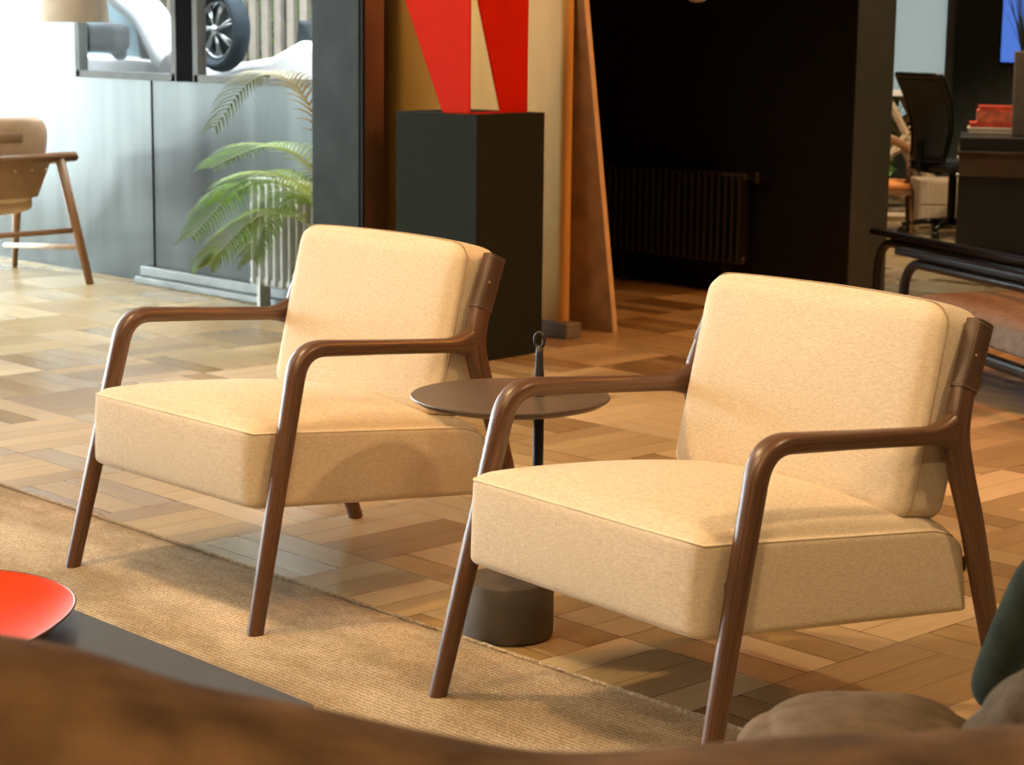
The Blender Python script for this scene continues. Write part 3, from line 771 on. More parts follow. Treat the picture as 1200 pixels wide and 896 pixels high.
bm = bmesh.new(); pr = None
for k in range(25):
    x = -0.325+0.65*k/24; e = abs(x)/0.325
    y = -0.172+0.05*e**4
    cur = [bm.verts.new((x, y, 0.62)), bm.verts.new((x*(0.80+0.06*(1-e)), y+0.030, 0.435)), bm.verts.new((x*0.80, y+0.045, 0.435)), bm.verts.new((x, y+0.020, 0.62))]
    if pr:
        for q_ in range(4): bm.faces.new((pr[q_], pr[(q_+1) % 4], cur[(q_+1) % 4], cur[q_]))
    else: bm.faces.new(cur)
    pr = cur
bm.faces.new(pr[::-1]); obj('apron', bm, TANDARK, lc, angle=0.8)
for x in (0.285, 0.19, 0.095, 0.0, -0.095, -0.19, -0.285):
    bm = bmesh.new(); bmesh.ops.create_uvsphere(bm, u_segments=10, v_segments=6, radius=0.008, matrix=Matrix.Translation((x, -0.168+0.05*(abs(x)/0.325)**4, 0.572))); obj('stud', bm, BRASS, lc)
bm = bmesh.new(); sweep(bm, [(-0.14, -0.158, 0.735), (0.14, -0.158, 0.735)], (0.026, 0.012), n=14, side=(0, 0, 1), ex=3); obj('grip_slot', bm, TANDARK, lc)  # darker strip painted in for the shade of the slot's recess
bm = bmesh.new(); sweep(bm, [(-0.42, -0.185, 0.635), (0.0, -0.20, 0.630), (0.42, -0.185, 0.638)], [0.021, 0.026, 0.021], n=16); obj('back_rail', bm, TEAK, lc)
for sx in (1, -1):
    bm = bmesh.new(); sweep(bm, [(sx*0.335, -0.185, 0.625), (sx*0.385, -0.230, 0.30), (sx*0.436, -0.275, 0.0)], [0.024, 0.025, 0.020], n=16); obj('leg', bm, TEAK, lc)
    bm = bmesh.new(); sweep(bm, [(sx*0.40, 0.30, 0.56), (sx*0.45, 0.45, 0.30), (sx*0.53, 0.63, 0.0)], [0.022, 0.022, 0.016], n=14); obj('leg', bm, TEAK, lc)
    bm = bmesh.new(); sweep(bm, [(sx*0.40, -0.225, 0.185), (sx*0.44, 0.56, 0.125)], 0.014, n=12); obj('stretcher', bm, PALEWOOD, lc)
    bm = bmesh.new(); sweep(bm, [(sx*0.42, -0.185, 0.632), (sx*0.42, 0.34, 0.57)], 0.021, n=14); obj('armrest', bm, TEAK, lc)
bm = bmesh.new(); sweep(bm, [(-0.40, -0.22, 0.265), (0.40, -0.22, 0.270)], 0.014, n=12); obj('stretcher', bm, TEAK, lc)

# ------------------------------------------------------------------ lampshade near the windows, a solid stand-in for a reflection
pdt = thing('reflected_lampshade', 'oatmeal drum lampshade, solid stand-in for a reflection at the left window', 'lamp', (-8.665, 5.3, 1.294))
bm = bmesh.new()
lathe(bm, [(0.176, 0.0), (0.150, 0.24), (0.147, 0.24), (0.173, 0.0)], 48, capb=False, capt=False)
n_ = 48; vs = list(bm.verts)
for k in range(n_): bm.faces.new((vs[k], vs[3*n_+k], vs[3*n_+(k+1) % n_], vs[(k+1) % n_]))
obj('lamp_shade', bm, SHADE, pdt, angle=0.8)
bm = bmesh.new(); sweep(bm, [(0, 0, 0.21), (0, 0, 1.656)], 0.004, n=8); sweep(bm, [(-0.148, 0, 0.23), (0.148, 0, 0.23)], 0.004, n=6); obj('cord', bm, BLACK, pdt)

# small ceiling-hung spot head over the dark wall
sp_ = thing('spot_lamp', 'small white lamp head hanging before the black wall', 'lamp', (-6.418, 7.28, 1.418))
bm = bmesh.new(); lathe(bm, [(0.0, 0.0), (0.026, 0.002), (0.043, 0.012), (0.046, 0.05), (0.046, 0.16), (0.0, 0.17)], 28, capb=False, capt=False); obj('head', bm, WHITE, sp_, angle=0.8)
bm = bmesh.new(); sweep(bm, [(0, 0, 0.16), (0, 0, 1.532)], 0.006, n=8); obj('rod', bm, BLACK, sp_)

# ------------------------------------------------------------------ outside the windows
struct(obj('yard_ground', new_box(-12.7, -7.5, 5.83, 8.6, 0.001, 0.004), PAVE, smooth=False), 'pale paved yard outside the windows', 'ground')
car = thing('parked_car', 'white car with grey door mirror seen through the left window', 'car', (-10.4, 6.6, 0))
def ext(bm, poly, y0, y1): prism(bm, [(x, y0, z) for x, z in poly], [(x, y1, z) for x, z in poly])
bm = bmesh.new(); ext(bm, [(-1.2, 0.0), (0.74, 0.0), (0.74, 1.05), (0.70, 1.075), (0.2, 1.10), (-0.5, 1.11), (-1.2, 1.10)], 0.0, 0.5); obj('door_panel', bm, WHITE, car, smooth=False, bevel=0.03, segs=3)
bm = bmesh.new(); band = catmull([(0.05, -0.0, 1.52), (0.22, -0.0, 1.43), (0.42, 0, 1.34), (0.52, 0, 1.24), (0.60, 0, 1.14), (0.70, 0, 1.07)], 6)
sweep(bm, band, [(0.10, 0.075+0.02*k/len(band)) for k in range(len(band))], n=14, side=(0, 1, 0), ex=3); obj('pillar', bm, WHITE, car)
bm = bmesh.new(); ext(bm, [(0.30, 1.09), (0.56, 1.09), (0.50, 1.24), (0.42, 1.34), (0.32, 1.40), (0.22, 1.44)], 0.02, 0.06); obj('quarter_panel', bm, CARDARK, car, smooth=False)
bm = bmesh.new(); ext(bm, [(-1.2, 1.10), (0.25, 1.10), (0.20, 1.50), (-1.2, 1.5)], 0.10, 0.12); obj('side_window', bm, CARGLASS, car, smooth=False)
bm = bmesh.new(); C8 = [[[(x, y, z) for z in ((1.125, 1.28) if x < 0 else (1.125, 1.30))] for y in (-0.20, -0.06)] for x in (-0.10, 0.36)]
cushion(bm, C8, (0.5, 0.5, 0.6), n=10); sweep(bm, [(0.20, -0.12, 1.16), (0.22, -0.02, 1.09)], 0.045, n=12); obj('door_mirror', bm, CARDARK, car, subsurf=1)
bm = bmesh.new(); ext(bm, [(0.60, 1.20), (0.68, 1.08), (0.76, 1.06), (0.76, 1.5), (0.35, 1.5), (0.40, 1.42)], 0.25, 0.27); obj('windscreen', bm, plain('grey blue car windscreen', (0.25, 0.33, 0.42), 0.15), car, smooth=False)

van = thing('parked_car', 'white car with large alloy wheel seen through the right window', 'car', (-9.25, 6.6, 0))
wheel = bpy.data.objects.new('wheel', None); wheel.location = (0.0, -0.02, 1.262); wheel.scale = (0.68, 0.8, 0.68); link(wheel, van)
bm = bmesh.new(); sweep(bm, [(0.285*math.cos(a), 0, 0.285*math.sin(a)) for a in [2*PI*k/56 for k in range(56)]], (0.05, 0.07), n=14, closed=True); obj('tyre', bm, TYRE, wheel)
bm = bmesh.new(); sweep(bm, [(0.222*math.cos(a), -0.02, 0.222*math.sin(a)) for a in [2*PI*k/56 for k in range(56)]], 0.012, n=8, closed=True)
for k in range(7):
    a = 2*PI*k/7+0.35
    for da in (-0.09, 0.09): sweep(bm, [(0.03*math.cos(a), -0.045, 0.03*math.sin(a)), (0.22*math.cos(a+da), -0.02, 0.22*math.sin(a+da))], 0.009, n=8)
bmesh.ops.create_uvsphere(bm, u_segments=16, v_segments=10, radius=0.04, matrix=Matrix.Translation((0, -0.04, 0)))
obj('rim', bm, SILVER, wheel)
bm = bmesh.new(); sweep(bm, [(0, 0.03, 0), (0, 0.05, 0)], 0.225, n=40, side=(1, 0, 0)); obj('hub_disc', bm, plain('dark brake disc', (0.13, 0.17, 0.18), 0.4), wheel)  # dark disc behind the spokes
bm = bmesh.new(); ext(bm, [(-0.33, 0.0), (1.25, 0.0), (1.25, 1.12), (0.95, 1.165), (0.70, 1.19), (0.50, 1.21), (0.25, 1.12), (-0.33, 1.05)], 0.12, 0.75); obj('body', bm, WHITE, van, smooth=False, bevel=0.04, segs=3)
bm = bmesh.new(); ext(bm, [(-0.33, 0.55), (0.30, 0.55), (0.34, 0.95), (0.26, 1.03), (-0.33, 1.0)], 0.02, 0.12); obj('bumper', bm, CARDARK, van, smooth=False, bevel=0.02)
bm = bmesh.new(); ext(bm, [(0.38, 1.18), (0.56, 1.20), (0.46, 1.30), (0.40, 1.32)], 0.2, 0.3); obj('headlamp', bm, CARDARK, van, smooth=False, bevel=0.01)
bm = bmesh.new()
for k in range(30):
    x = -12.3+k*0.137; box(bm, x, x+0.075, 8.1, 8.13, 0, 2.1)
box(bm, -12.4, -8.25, 8.13, 8.16, 0.5, 0.58); box(bm, -12.4, -8.25, 8.13, 8.16, 1.6, 1.68)
tag(obj('fence', bm, FENCEM, smooth=False), 'weathered slat fence behind the cars outside', 'fence')
bm = bmesh.new(); rnd = random.Random(5)
for k in range(900):
    c = Vector((rnd.uniform(-12.3, -8.3), rnd.uniform(8.2, 8.45), rnd.uniform(0.2, 1.9))); d = Vector((rnd.uniform(-1, 1), rnd.uniform(-1, 1), rnd.uniform(-1, 1))).normalized()*0.06; e = d.orthogonal().normalized()*0.03
    vs = [bm.verts.new(c-d), bm.verts.new(c+e), bm.verts.new(c+d), bm.verts.new(c-e)]; bm.faces.new(vs)
tag(obj('hedge', bm, GREENH, smooth=False), 'green hedge growing behind the slat fence outside', 'hedge')

# ------------------------------------------------------------------ coffee table and red tray
ct = thing('coffee_table', 'low graphite coffee table on the rug at lower left', 'coffee table', (-3.0, 1.25, 0.007))
def rrect(x0, x1, y0, y1, r, n=6):
    out = []
    for cx_, cy_, a0 in ((x1-r, y1-r, 0), (x0+r, y1-r, PI/2), (x0+r, y0+r, PI), (x1-r, y0+r, 1.5*PI)):
        for k in range(n+1): a = a0+PI/2*k/n; out.append((cx_+r*math.cos(a), cy_+r*math.sin(a)))
    return out
TX0, TX1, TY0, TY1 = -0.95, 0.825, -0.45, 0.452
bm = bmesh.new(); P_ = rrect(TX0, TX1, TY0, TY1, 0.018); prism(bm, [(x, y, 0.303) for x, y in P_], [(x, y, 0.333) for x, y in P_])
obj('tabletop', bm, TABLETOP, ct, smooth=False, bevel=0.002)
bm = bmesh.new(); box(bm, TX0+0.08, TX1-0.06, TY0+0.06, TY1-0.06, 0.02, 0.303); obj('body', bm, TABLETOP, ct, smooth=False, bevel=0.003)
bm = bmesh.new(); box(bm, TX0+0.14, TX1-0.12, TY0+0.12, TY1-0.12, 0.0, 0.02); obj('foot', bm, BLACK, ct, smooth=False)
tr = thing('tray', 'red shallow tray with flared lip on the graphite coffee table', 'tray', (-2.868, 1.452, 0.340))
bm = bmesh.new()
def trp(a, k):  # rounded-triangle outline
    r = 0.262*k*(1+0.07*math.cos(3*(a+0.5)))
    return (r*math.cos(a)*1.05, r*math.sin(a)*0.86)
prof = [(0.30, 0.0), (0.60, 0.004), (0.80, 0.012), (0.93, 0.024), (1.0, 0.036), (1.005, 0.033), (0.94, 0.019), (0.80, 0.006), (0.60, -0.002), (0.30, -0.004)]
n = 72; rings = []
for k, z in prof: rings.append([bm.verts.new((*trp(2*PI*i/n, k), z+0.004)) for i in range(n)])
for a, b in zip(rings, rings[1:]):
    for i in range(n): bm.faces.new((a[i], a[(i+1) % n], b[(i+1) % n], b[i]))
bm.faces.new(rings[0]); bm.faces.new(rings[-1][::-1])
obj('dish', bm, REDPLATE, tr, angle=1.2)
bm = bmesh.new(); sweep(bm, [(*trp(2*PI*i/n, 1.003), 0.0385) for i in range(n)], 0.0022, n=6, closed=True); obj('rim', bm, BRONZE, tr)

# ------------------------------------------------------------------ foreground sofa and its cushions
FH, RT = Vector((-0.724, 0.69, 0)), Vector((0.69, 0.724, 0))
def at(lat, dep, z): return FH*dep+RT*lat+Vector((0, 0, z))
sofa = thing('sofa', 'brown suede sofa back across the bottom edge of the view', 'sofa', (0, 0, 0.007))
crest = [(-0.72, 1.36, 0.900), (-0.55, 1.355, 0.895), (-0.335, 1.35, 0.885), (-0.30, 1.35, 0.876), (-0.255, 1.35, 0.861), (-0.17, 1.35, 0.840), (-0.085, 1.35, 0.823), (-0.022, 1.35, 0.811), (0.057, 1.35, 0.805), (0.142, 1.35, 0.811), (0.227, 1.35, 0.818), (0.34, 1.35, 0.826), (0.5, 1.36, 0.83), (0.97, 1.36, 0.82)]
bm = bmesh.new(); prev = None; first = None
ctop = []
for k in range(61):
    l_ = -0.72+1.69*k/60; num = den = dd = 0.0
    for m_ in range(-6, 7):
        lq = min(0.97, max(-0.72, l_+m_*0.008))
        for (la, da, za), (lb, db, zb2) in zip(crest, crest[1:]):
            if la <= lq <= lb:
                f_ = (lq-la)/(lb-la); num += za+(zb2-za)*f_; dd += da+(db-da)*f_; den += 1; break
    ctop.append(Vector((l_, dd/den, num/den)))
NP = 26; rnd = random.Random(11)
for ii, c in enumerate(ctop):
    lat, dep, zc = c
    ring = []
    for k in range(NP):
        th = 2*PI*k/NP; cs, sn = math.cos(th), math.sin(th)
        hh = (zc-0.10)/2; hz = 0.10+hh
        y = math.copysign(abs(cs)**0.55, cs)*0.11; z = math.copysign(abs(sn)**0.35, sn)*hh+hz
        lump = 0.010*math.sin(lat*19+z*9)*math.sin(z*13+lat*7)+0.005*math.sin(lat*43+1.3)*math.sin(z*31)
        ring.append(bm.verts.new(at(lat, dep-0.09+y*(1+0.3*(0.8-z))+lump, z)))
    if prev:
        for k in range(NP): bm.faces.new((prev[k], prev[(k+1) % NP], ring[(k+1) % NP], ring[k]))
    else: bm.faces.new(ring[::-1])
    prev = ring
bm.faces.new(prev)
obj('backrest', bm, SUEDE, sofa, subsurf=1)
def latbox(l0, l1, d0, d1, z0, z1):
    return [[[tuple(at(l, d, z)) for z in (z0, z1)] for d in (d0, d1)] for l in (l0, l1)]
bm = bmesh.new(); cushion(bm, latbox(-0.50, 0.96, 1.38, 2.46, 0.10, 0.385), (0.06, 0.06, 0.2), n=12); obj('seat', bm, SUEDE, sofa, subsurf=1)
for l, d in ((-0.45, 1.25), (0.90, 1.25), (-0.42, 2.3), (0.88, 2.3)):
    bm = bmesh.new(); lathe(bm, [(0.025, 0), (0.025, 0.11)], 16, c=tuple(at(l, d, 0))); obj('foot', bm, BLACK, sofa)

def softc(name, label, l0, l1, d0, d1, z0, z1, m, R=(0.5, 0.5, 0.8), bulge=0.02, tilt=None, wr=0.004, seed=1, cat='cushion', roll=0.0):
    cx_ = at((l0+l1)/2, (d0+d1)/2, (z0+z1)/2)
    o = None
    bm = bmesh.new()
    hx, hy, hz = (l1-l0)/2, (d1-d0)/2, (z1-z0)/2
    C8 = [[[(x*hx, y*hy, z*hz) for z in (-1, 1)] for y in (-1, 1)] for x in (-1, 1)]
    cushion(bm, C8, R, bulge=(bulge,)*6, n=14, wrinkle=wr, seed=seed)
    o = obj(name, bm, m, subsurf=1)
    base = Matrix((( RT.x, FH.x, 0), (RT.y, FH.y, 0), (0, 0, 1))).to_4x4()
    M_ = Matrix.Translation(cx_) @ base
    if tilt: M_ = M_ @ Matrix.Rotation(tilt, 4, 'X')
    if roll: M_ = M_ @ Matrix.Rotation(roll, 4, 'Y')
    o.matrix_world = M_
    return tag(o, label, cat)
softc('throw_cushion', 'rounded mushroom grey cushion lying low at the sofa front', 0.27, 0.56, 2.04, 2.36, 0.400, 0.520, CUSHG, R=(0.75, 0.75, 0.98), bulge=0.012, seed=4)
softc('throw_cushion', 'bottle green cushion standing upright at the right edge', 0.605, 0.90, 2.33, 2.44, 0.400, 0.645, GREENC, R=(0.35, 0.9, 0.35), bulge=0.03, seed=6, roll=0.34)
softc('throw_cushion', 'taupe cushion leaning in front of the bottle green cushion', 0.485, 0.90, 1.92, 2.06, 0.405, 0.675, TAUPE, R=(0.45, 0.9, 0.45), bulge=0.02, seed=9, roll=-0.30)

# ------------------------------------------------------------------ black tubular lounge chair at the right
tc_ = thing('lounge_chair', 'black tubular steel lounge chair with grey brown cushion at the right', 'chair', (-4.6, 6.5, 0))
O_ = Vector((-4.6, 6.5, 0))
dA = Vector((0.905, -0.425, 0)).normalized(); nA = Vector((0.425, 0.905, 0)).normalized()
def arm(end, length, drop):
    e = Vector(end)-O_
    bm = bmesh.new(); sweep(bm, [e, e+dA*length], (0.024, 0.015), n=12, side=tuple(nA), ex=4); obj('armrest', bm, BLACK, tc_, angle=0.8)
    zt_ = e.z-0.035
    p = [e+dA*0.035+Vector((0, 0, -e.z)), e+dA*0.04+Vector((0, 0, -0.16))]
    for k in range(7):
        a = PI/2*k/6; p.append(e+dA*(0.045+0.11*(1-math.cos(a)))+Vector((0, 0, -0.145+0.11*math.sin(a))))
    p += [e+dA*(length-0.11)+Vector((0, 0, -0.035))]
    for k in range(1, 7):
        a = PI/2*k/6; p.append(e+dA*(length-0.11+0.10*math.sin(a))+Vector((0, 0, -0.035-0.10*(1-math.cos(a)))))
    p.append(e+dA*(length)+Vector((0, 0, -e.z)))
    bm = bmesh.new(); sweep(bm, p, 0.019, n=14, side=tuple(nA)); obj('leg_loop', bm, BLACK, tc_, angle=1.2)
arm((-4.568, 6.386, 0.470), 1.05, 0)
arm((-5.145, 7.005, 0.462), 1.25, 0)
def off(a, n_, z): return tuple(dA*a+nA*n_+Vector((-4.568, 6.386, z))-O_)
bm = bmesh.new(); C8 = [[[off(a, nn_, z) for z in zz] for nn_ in (0.03, 0.46)] for a, zz in ((0.06, (0.20, 0.315)), (1.0, (0.165, 0.285)))]
cushion(bm, C8, (0.10, 0.18, 0.5), bulge=(0, 0, .01, .01, 0, 0.015), n=12, wrinkle=0.002); obj('seat_cushion', bm, BENCHC, tc_, subsurf=1)
bm = bmesh.new()
for nn_ in (0.02, 0.46): sweep(bm, [off(0.06, nn_, 0.165), off(1.02, nn_, 0.135)], (0.018, 0.024), n=12, side=tuple(nA), ex=3)
for a in (0.08, 1.0): sweep(bm, [off(a, 0.02, 0.16), off(a, 0.46, 0.16)], 0.014, n=10)
obj('seat_frame', bm, BLACK, tc_, angle=0.8)
bm = bmesh.new(); C8 = [[[off(a+(0.20 if z > 0.4 else 0), nn_, z) for z in (0.30, 0.66)] for nn_ in (0.03, 0.46)] for a in (0.92, 1.03)]
cushion(bm, C8, (0.5, 0.2, 0.2), n=8); obj('back_cushion', bm, BENCHC, tc_, subsurf=1)

# ------------------------------------------------------------------ office corner at the far right
# black desk with a lower glossy-banded unit in front
dk = thing('desk', 'black reception desk with smoked band carrying the red books', 'desk', (-6.87, 10.149, 0), math.radians(33.9))
bm = bmesh.new(); box(bm, 0.0, 1.6, 0.0, 0.72, 0.0, 0.60); obj('body', bm, BLACKM, dk, smooth=False, bevel=0.004)
obj('smoked_band', new_box(0.0, 1.6, -0.012, 0.002, 0.465, 0.600), SMOKE, dk, smooth=False)
obj('ledge', new_box(-0.01, 1.62, -0.02, 0.72, 0.600, 0.612), plain('dark bronze ledge', (0.10, 0.075, 0.06), 0.25), dk, smooth=False, bevel=0.002)
obj('raised_top', new_box(0.0, 1.6, 0.004, 0.72, 0.612, 0.691), BLACKM, dk, smooth=False, bevel=0.003)
for zz in (0.45, 0.55):
    bm = bmesh.new(); bmesh.ops.create_uvsphere(bm, u_segments=10, v_segments=8, radius=0.012, matrix=Matrix.Translation((-0.004, -0.004, zz+0.02))); obj('knob', bm, ALU, dk)
def book(label, loc, rz, w, d, h, m, grp):
    t = thing('book', label, 'book', loc, rz, grp)
    bm = bmesh.new(); box(bm, 0, w, 0, d, 0, 0.004); box(bm, 0, w, 0, d, h-0.004, h); box(bm, 0, w, 0, 0.005, 0, h)
    obj('cover', bm, m, t, smooth=False, bevel=0.0015)
    obj('pages', new_box(0.004, w-0.005, 0.005, d-0.006, 0.004, h-0.004), PAPER, t, smooth=False)
BX, BY = -7.085, 10.555
RZ = math.radians(36)
def bpos(px_off, z): return (BX+px_off*0.69, BY+px_off*0.724, z)
obj_w = thing('box_file', 'cream flat box under the red books on the desk', 'box', bpos(0.0, 0.692), RZ)
bm = bmesh.new(); box(bm, 0, 0.36, 0, 0.20, 0, 0.035); obj('box', bm, PAPER, obj_w, smooth=False, bevel=0.004)
obj('lid', new_box(-0.003, 0.363, -0.003, 0.203, 0.022, 0.038), PAPER, obj_w, smooth=False, bevel=0.003)
book('wide red book lying directly on the cream flat box', bpos(0.005, 0.7305), RZ, 0.33, 0.19, 0.030, BOOKR, 'red books stacked on the desk')
book('coral patterned thick book in the middle of the red stack', bpos(0.045, 0.761), RZ, 0.29, 0.17, 0.070, BOOKR2, 'red books stacked on the desk')
book('thin red book on top of the red stack', bpos(0.06, 0.8315), RZ+0.06, 0.26, 0.15, 0.028, BOOKR, 'red books stacked on the desk')
vs_ = thing('planter', 'grey brown stoneware planter with dark spiky leaves on the black desk', 'planter', (-6.70, 10.55, 0.692), math.radians(34))
bm = bmesh.new(); P_ = rrect(-0.075, 0.075, -0.075, 0.075, 0.02, 4); prism(bm, [(x*0.9, y*0.9, 0) for x, y in P_], [(x, y, 0.50) for x, y in P_]); obj('pot', bm, VASEM, vs_, smooth=False, bevel=0.006)
bm = bmesh.new(); rnd = random.Random(8)
for k in range(34):
    a = rnd.uniform(0, 6.28); r0 = rnd.uniform(0, 0.05); ln = rnd.uniform(0.32, 0.62); tl = rnd.uniform(0.05, 0.42)
    p0 = Vector((r0*math.cos(a), r0*math.sin(a), 0.48)); d = Vector((math.cos(a)*tl, math.sin(a)*tl, 1)).normalized(); w = Vector((-math.sin(a), math.cos(a), 0))
    prev = None
    for j in range(6):
        u = j/5; q = p0+d*ln*u+Vector((math.cos(a), math.sin(a), 0))*0.10*tl*u*u; ww = 0.006*(1-u**1.6)+0.0006
        cur = (bm.verts.new(q-w*ww), bm.verts.new(q+d.cross(w)*ww*0.4), bm.verts.new(q+w*ww))
        if prev: bm.faces.new((prev[0], cur[0], cur[1], prev[1])); bm.faces.new((prev[1], cur[1], cur[2], prev[2]))
        prev = cur
obj('leaves', bm, GRASSM, vs_)
scr = thing('wall_screen', 'lit blue screen hanging on the dark office wall', 'screen', (-8.68, 13.33, 1.07))
obj('bezel', new_box(-0.01, 0.72, -0.03, 0.02, 0.0, 0.62), BLACK, scr, smooth=False, bevel=0.004)
obj('display', new_box(0.004, 0.706, -0.034, -0.028, 0.014, 0.606), SCREENB, scr, smooth=False)
tag_ = None
# office chair
oc = thing('office_chair', 'black mesh office chair in front of the frosted window', 'office chair', (-7.52, 11.05, 0), math.radians(-18))
bm = bmesh.new()
def grid(fn, nu, nv, th):
    a = [[bm.verts.new(fn(u/nu, v/nv, 0)) for v in range(nv+1)] for u in range(nu+1)]; b = [[bm.verts.new(fn(u/nu, v/nv, th)) for v in range(nv+1)] for u in range(nu+1)]
    for u in range(nu):
        for v in range(nv):
            bm.faces.new((a[u][v], a[u+1][v], a[u+1][v+1], a[u][v+1])); bm.faces.new((b[u][v+1], b[u+1][v+1], b[u+1][v], b[u][v]))
    for u in range(nu): bm.faces.new((a[u+1][0], a[u][0], b[u][0], b[u+1][0])); bm.faces.new((a[u][nv], a[u+1][nv], b[u+1][nv], b[u][nv]))
    for v in range(nv): bm.faces.new((a[0][v], a[0][v+1], b[0][v+1], b[0][v])); bm.faces.new((a[nu][v+1], a[nu][v], b[nu][v], b[nu][v+1]))
def bk(u, v, t):
    x = (u-0.5)*(0.42+0.04*v-0.10*(1-v)**2); z = 0.50+0.53*v; y = -0.21-0.10*v+0.05*(1-abs(2*u-1)**2)*-1+t+0.06*math.sin(v*PI)
    return (x, y, z)
grid(bk, 12, 14, 0.012); obj('backrest', bm, MESHM, oc)
bm = bmesh.new(); out = []
for k in range(15): out.append(bk(0, k/14, 0.006))
for k in range(1, 13): out.append(bk(k/12, 1, 0.006))
for k in range(1, 15): out.append(bk(1, 1-k/14, 0.006))
for k in range(1, 12): out.append(bk(1-k/12, 0, 0.006))
sweep(bm, out, 0.017, n=10, closed=True); obj('back_frame', bm, BLACK, oc)
bm = bmesh.new(); C8 = [[[(x, y, z) for z in (0.42, 0.49)] for y in (-0.22, 0.24)] for x in (-0.24, 0.24)]
cushion(bm, C8, (0.25, 0.25, 0.7), n=10); obj('seat', bm, MESHM, oc, subsurf=1)
for s in (-1, 1):
    bm = bmesh.new(); sweep(bm, [(s*0.20, -0.05, 0.43), (s*0.29, -0.03, 0.45), (s*0.285, -0.02, 0.66)], 0.018, n=10); cushion(bm, [[[(s*0.285+x, y, z) for z in (0.66, 0.685)] for y in (-0.14, 0.12)] for x in (-0.035, 0.035)], (0.4, 0.2, 0.5), n=6); obj('armrest', bm, BLACK, oc)
bm = bmesh.new(); lathe(bm, [(0.028, 0.07), (0.028, 0.43)], 20); sweep(bm, [(0, -0.10, 0.42), (0, -0.27, 0.44), (0, -0.27, 0.62)], 0.025, n=10); obj('column', bm, BLACK, oc, angle=0.8)
for k in range(5):
    a = 2*PI*k/5+0.3; d = Vector((math.cos(a), math.sin(a), 0))
    bm = bmesh.new(); sweep(bm, [d*0.02+Vector((0, 0, 0.095)), d*0.16+Vector((0, 0, 0.095)), d*0.31+Vector((0, 0, 0.07))], [0.024, 0.02, 0.014], n=10); lg = obj('leg', bm, BLACK, oc)
    bm = bmesh.new(); w = d.cross(Vector((0, 0, 1))); sweep(bm, [d*0.31+w*-0.018+Vector((0, 0, 0.028)), d*0.31+w*0.018+Vector((0, 0, 0.028))], 0.028, n=18); obj('caster', bm, BLACK, lg, angle=0.8)
# wooden side chair with orange seat
wc = thing('side_chair', 'wooden chair with curved back rail and orange woven seat', 'chair', (-8.02, 10.90, 0), math.radians(40))
bm = bmesh.new(); C8 = [[[(x, y, z) for z in (0.285, 0.335)] for y in (-0.20, 0.20)] for x in (-0.24, 0.235)]
cushion(bm, C8, (0.15, 0.15, 0.7), bulge=(0, 0, 0, 0, 0, 0.01), n=10); obj('seat', bm, ORANGE, wc, subsurf=1)
bm = bmesh.new(); P_ = rrect(-0.25, 0.245, -0.21, 0.21, 0.03, 4); prism(bm, [(x, y, 0.258) for x, y in P_], [(x, y, 0.290) for x, y in P_]); obj('seat_frame', bm, TEAK, wc, smooth=False)
for x in (-0.225, 0.225):
    for y in (-0.18, 0.18):
        bm = bmesh.new(); sweep(bm, [(x, y, 0.27), (x*1.06, y*1.06, 0.0)], [0.017, 0.013], n=12); obj('leg', bm, TEAK, wc)
bm = bmesh.new(); sweep(bm, catmull([(0.19, -0.24, 0.44), (0.23, -0.05, 0.47), (0.20, 0.16, 0.55), (0.0, 0.25, 0.62), (-0.20, 0.16, 0.55), (-0.23, -0.05, 0.47), (-0.19, -0.24, 0.44)], 8), (0.030, 0.014), n=12, side=(0, 0, 1), ex=3); obj('back_rail', bm, TEAK, wc)
for x in (-0.215, 0.215):
    bm = bmesh.new(); sweep(bm, [(x, 0.0, 0.28), (x*1.02, 0.06, 0.50)], 0.013, n=10); obj('back_post', bm, TEAK, wc)
# lattice table with white top
lt = thing('lattice_table', 'table with white top on a crossed pale wooden lattice base', 'table', (-8.68, 11.75, 0), math.radians(46))
P_ = rrect(-0.42, 0.42, -0.26, 0.26, 0.02, 4)
bm = bmesh.new(); prism(bm, [(x, y, 0.86) for x, y in P_], [(x, y, 0.895) for x, y in P_]); obj('tabletop', bm, WHITE, lt, smooth=False, bevel=0.004)
bm = bmesh.new()
def bar(a, b, w=0.026, d=0.02):
    sweep(bm, [a, b], (d, w), n=4, side=(0, 1, 0), ex=2)
for y in (-0.22, 0.22):
    for (xa, za), (xb, zb_) in (((-0.40, 0.86), (0.02, 0.30)), ((-0.05, 0.86), (-0.40, 0.36)), ((0.05, 0.86), (0.40, 0.22)), ((0.40, 0.86), (-0.10, 0.20)), ((0.22, 0.86), (0.40, 0.55)), ((-0.40, 0.56), (0.30, 0.10)), ((-0.38, 0.40), (-0.38, 0.0)), ((0.38, 0.40), (0.38, 0.0)), ((-0.38, 0.20), (0.38, 0.62)), ((-0.38, 0.03), (0.38, 0.03))):
        bar((xa, y, za), (xb, y, zb_))
obj('lattice_base', bm, PALEWOOD, lt, smooth=False)
# foliage plant glimpsed through the lattice
fp = thing('leafy_plant', 'leafy green plant glimpsed through the pale lattice', 'plant', (-8.68, 11.75, 0))
bm = bmesh.new(); lathe(bm, [(0.10, 0), (0.13, 0.2), (0.12, 0.2), (0.0, 0.19)], 24, capt=False); obj('pot', bm, POTM, fp)
bm = bmesh.new(); rnd = random.Random(21)
for k in range(260):
    a = rnd.uniform(0, 6.28); r = rnd.uniform(0, 0.17); c = Vector((r*math.cos(a)*1.7*0.69, r*math.sin(a)*1.2*0.724, rnd.uniform(0.3, 0.84)))
    d = Vector((rnd.uniform(-1, 1), rnd.uniform(-1, 1), rnd.uniform(-0.6, 1))).normalized()*0.06; e = d.orthogonal().normalized()*0.026
    v_ = [bm.verts.new(c-d), bm.verts.new(c+e), bm.verts.new(c+d), bm.verts.new(c-e)]; bm.faces.new(v_)
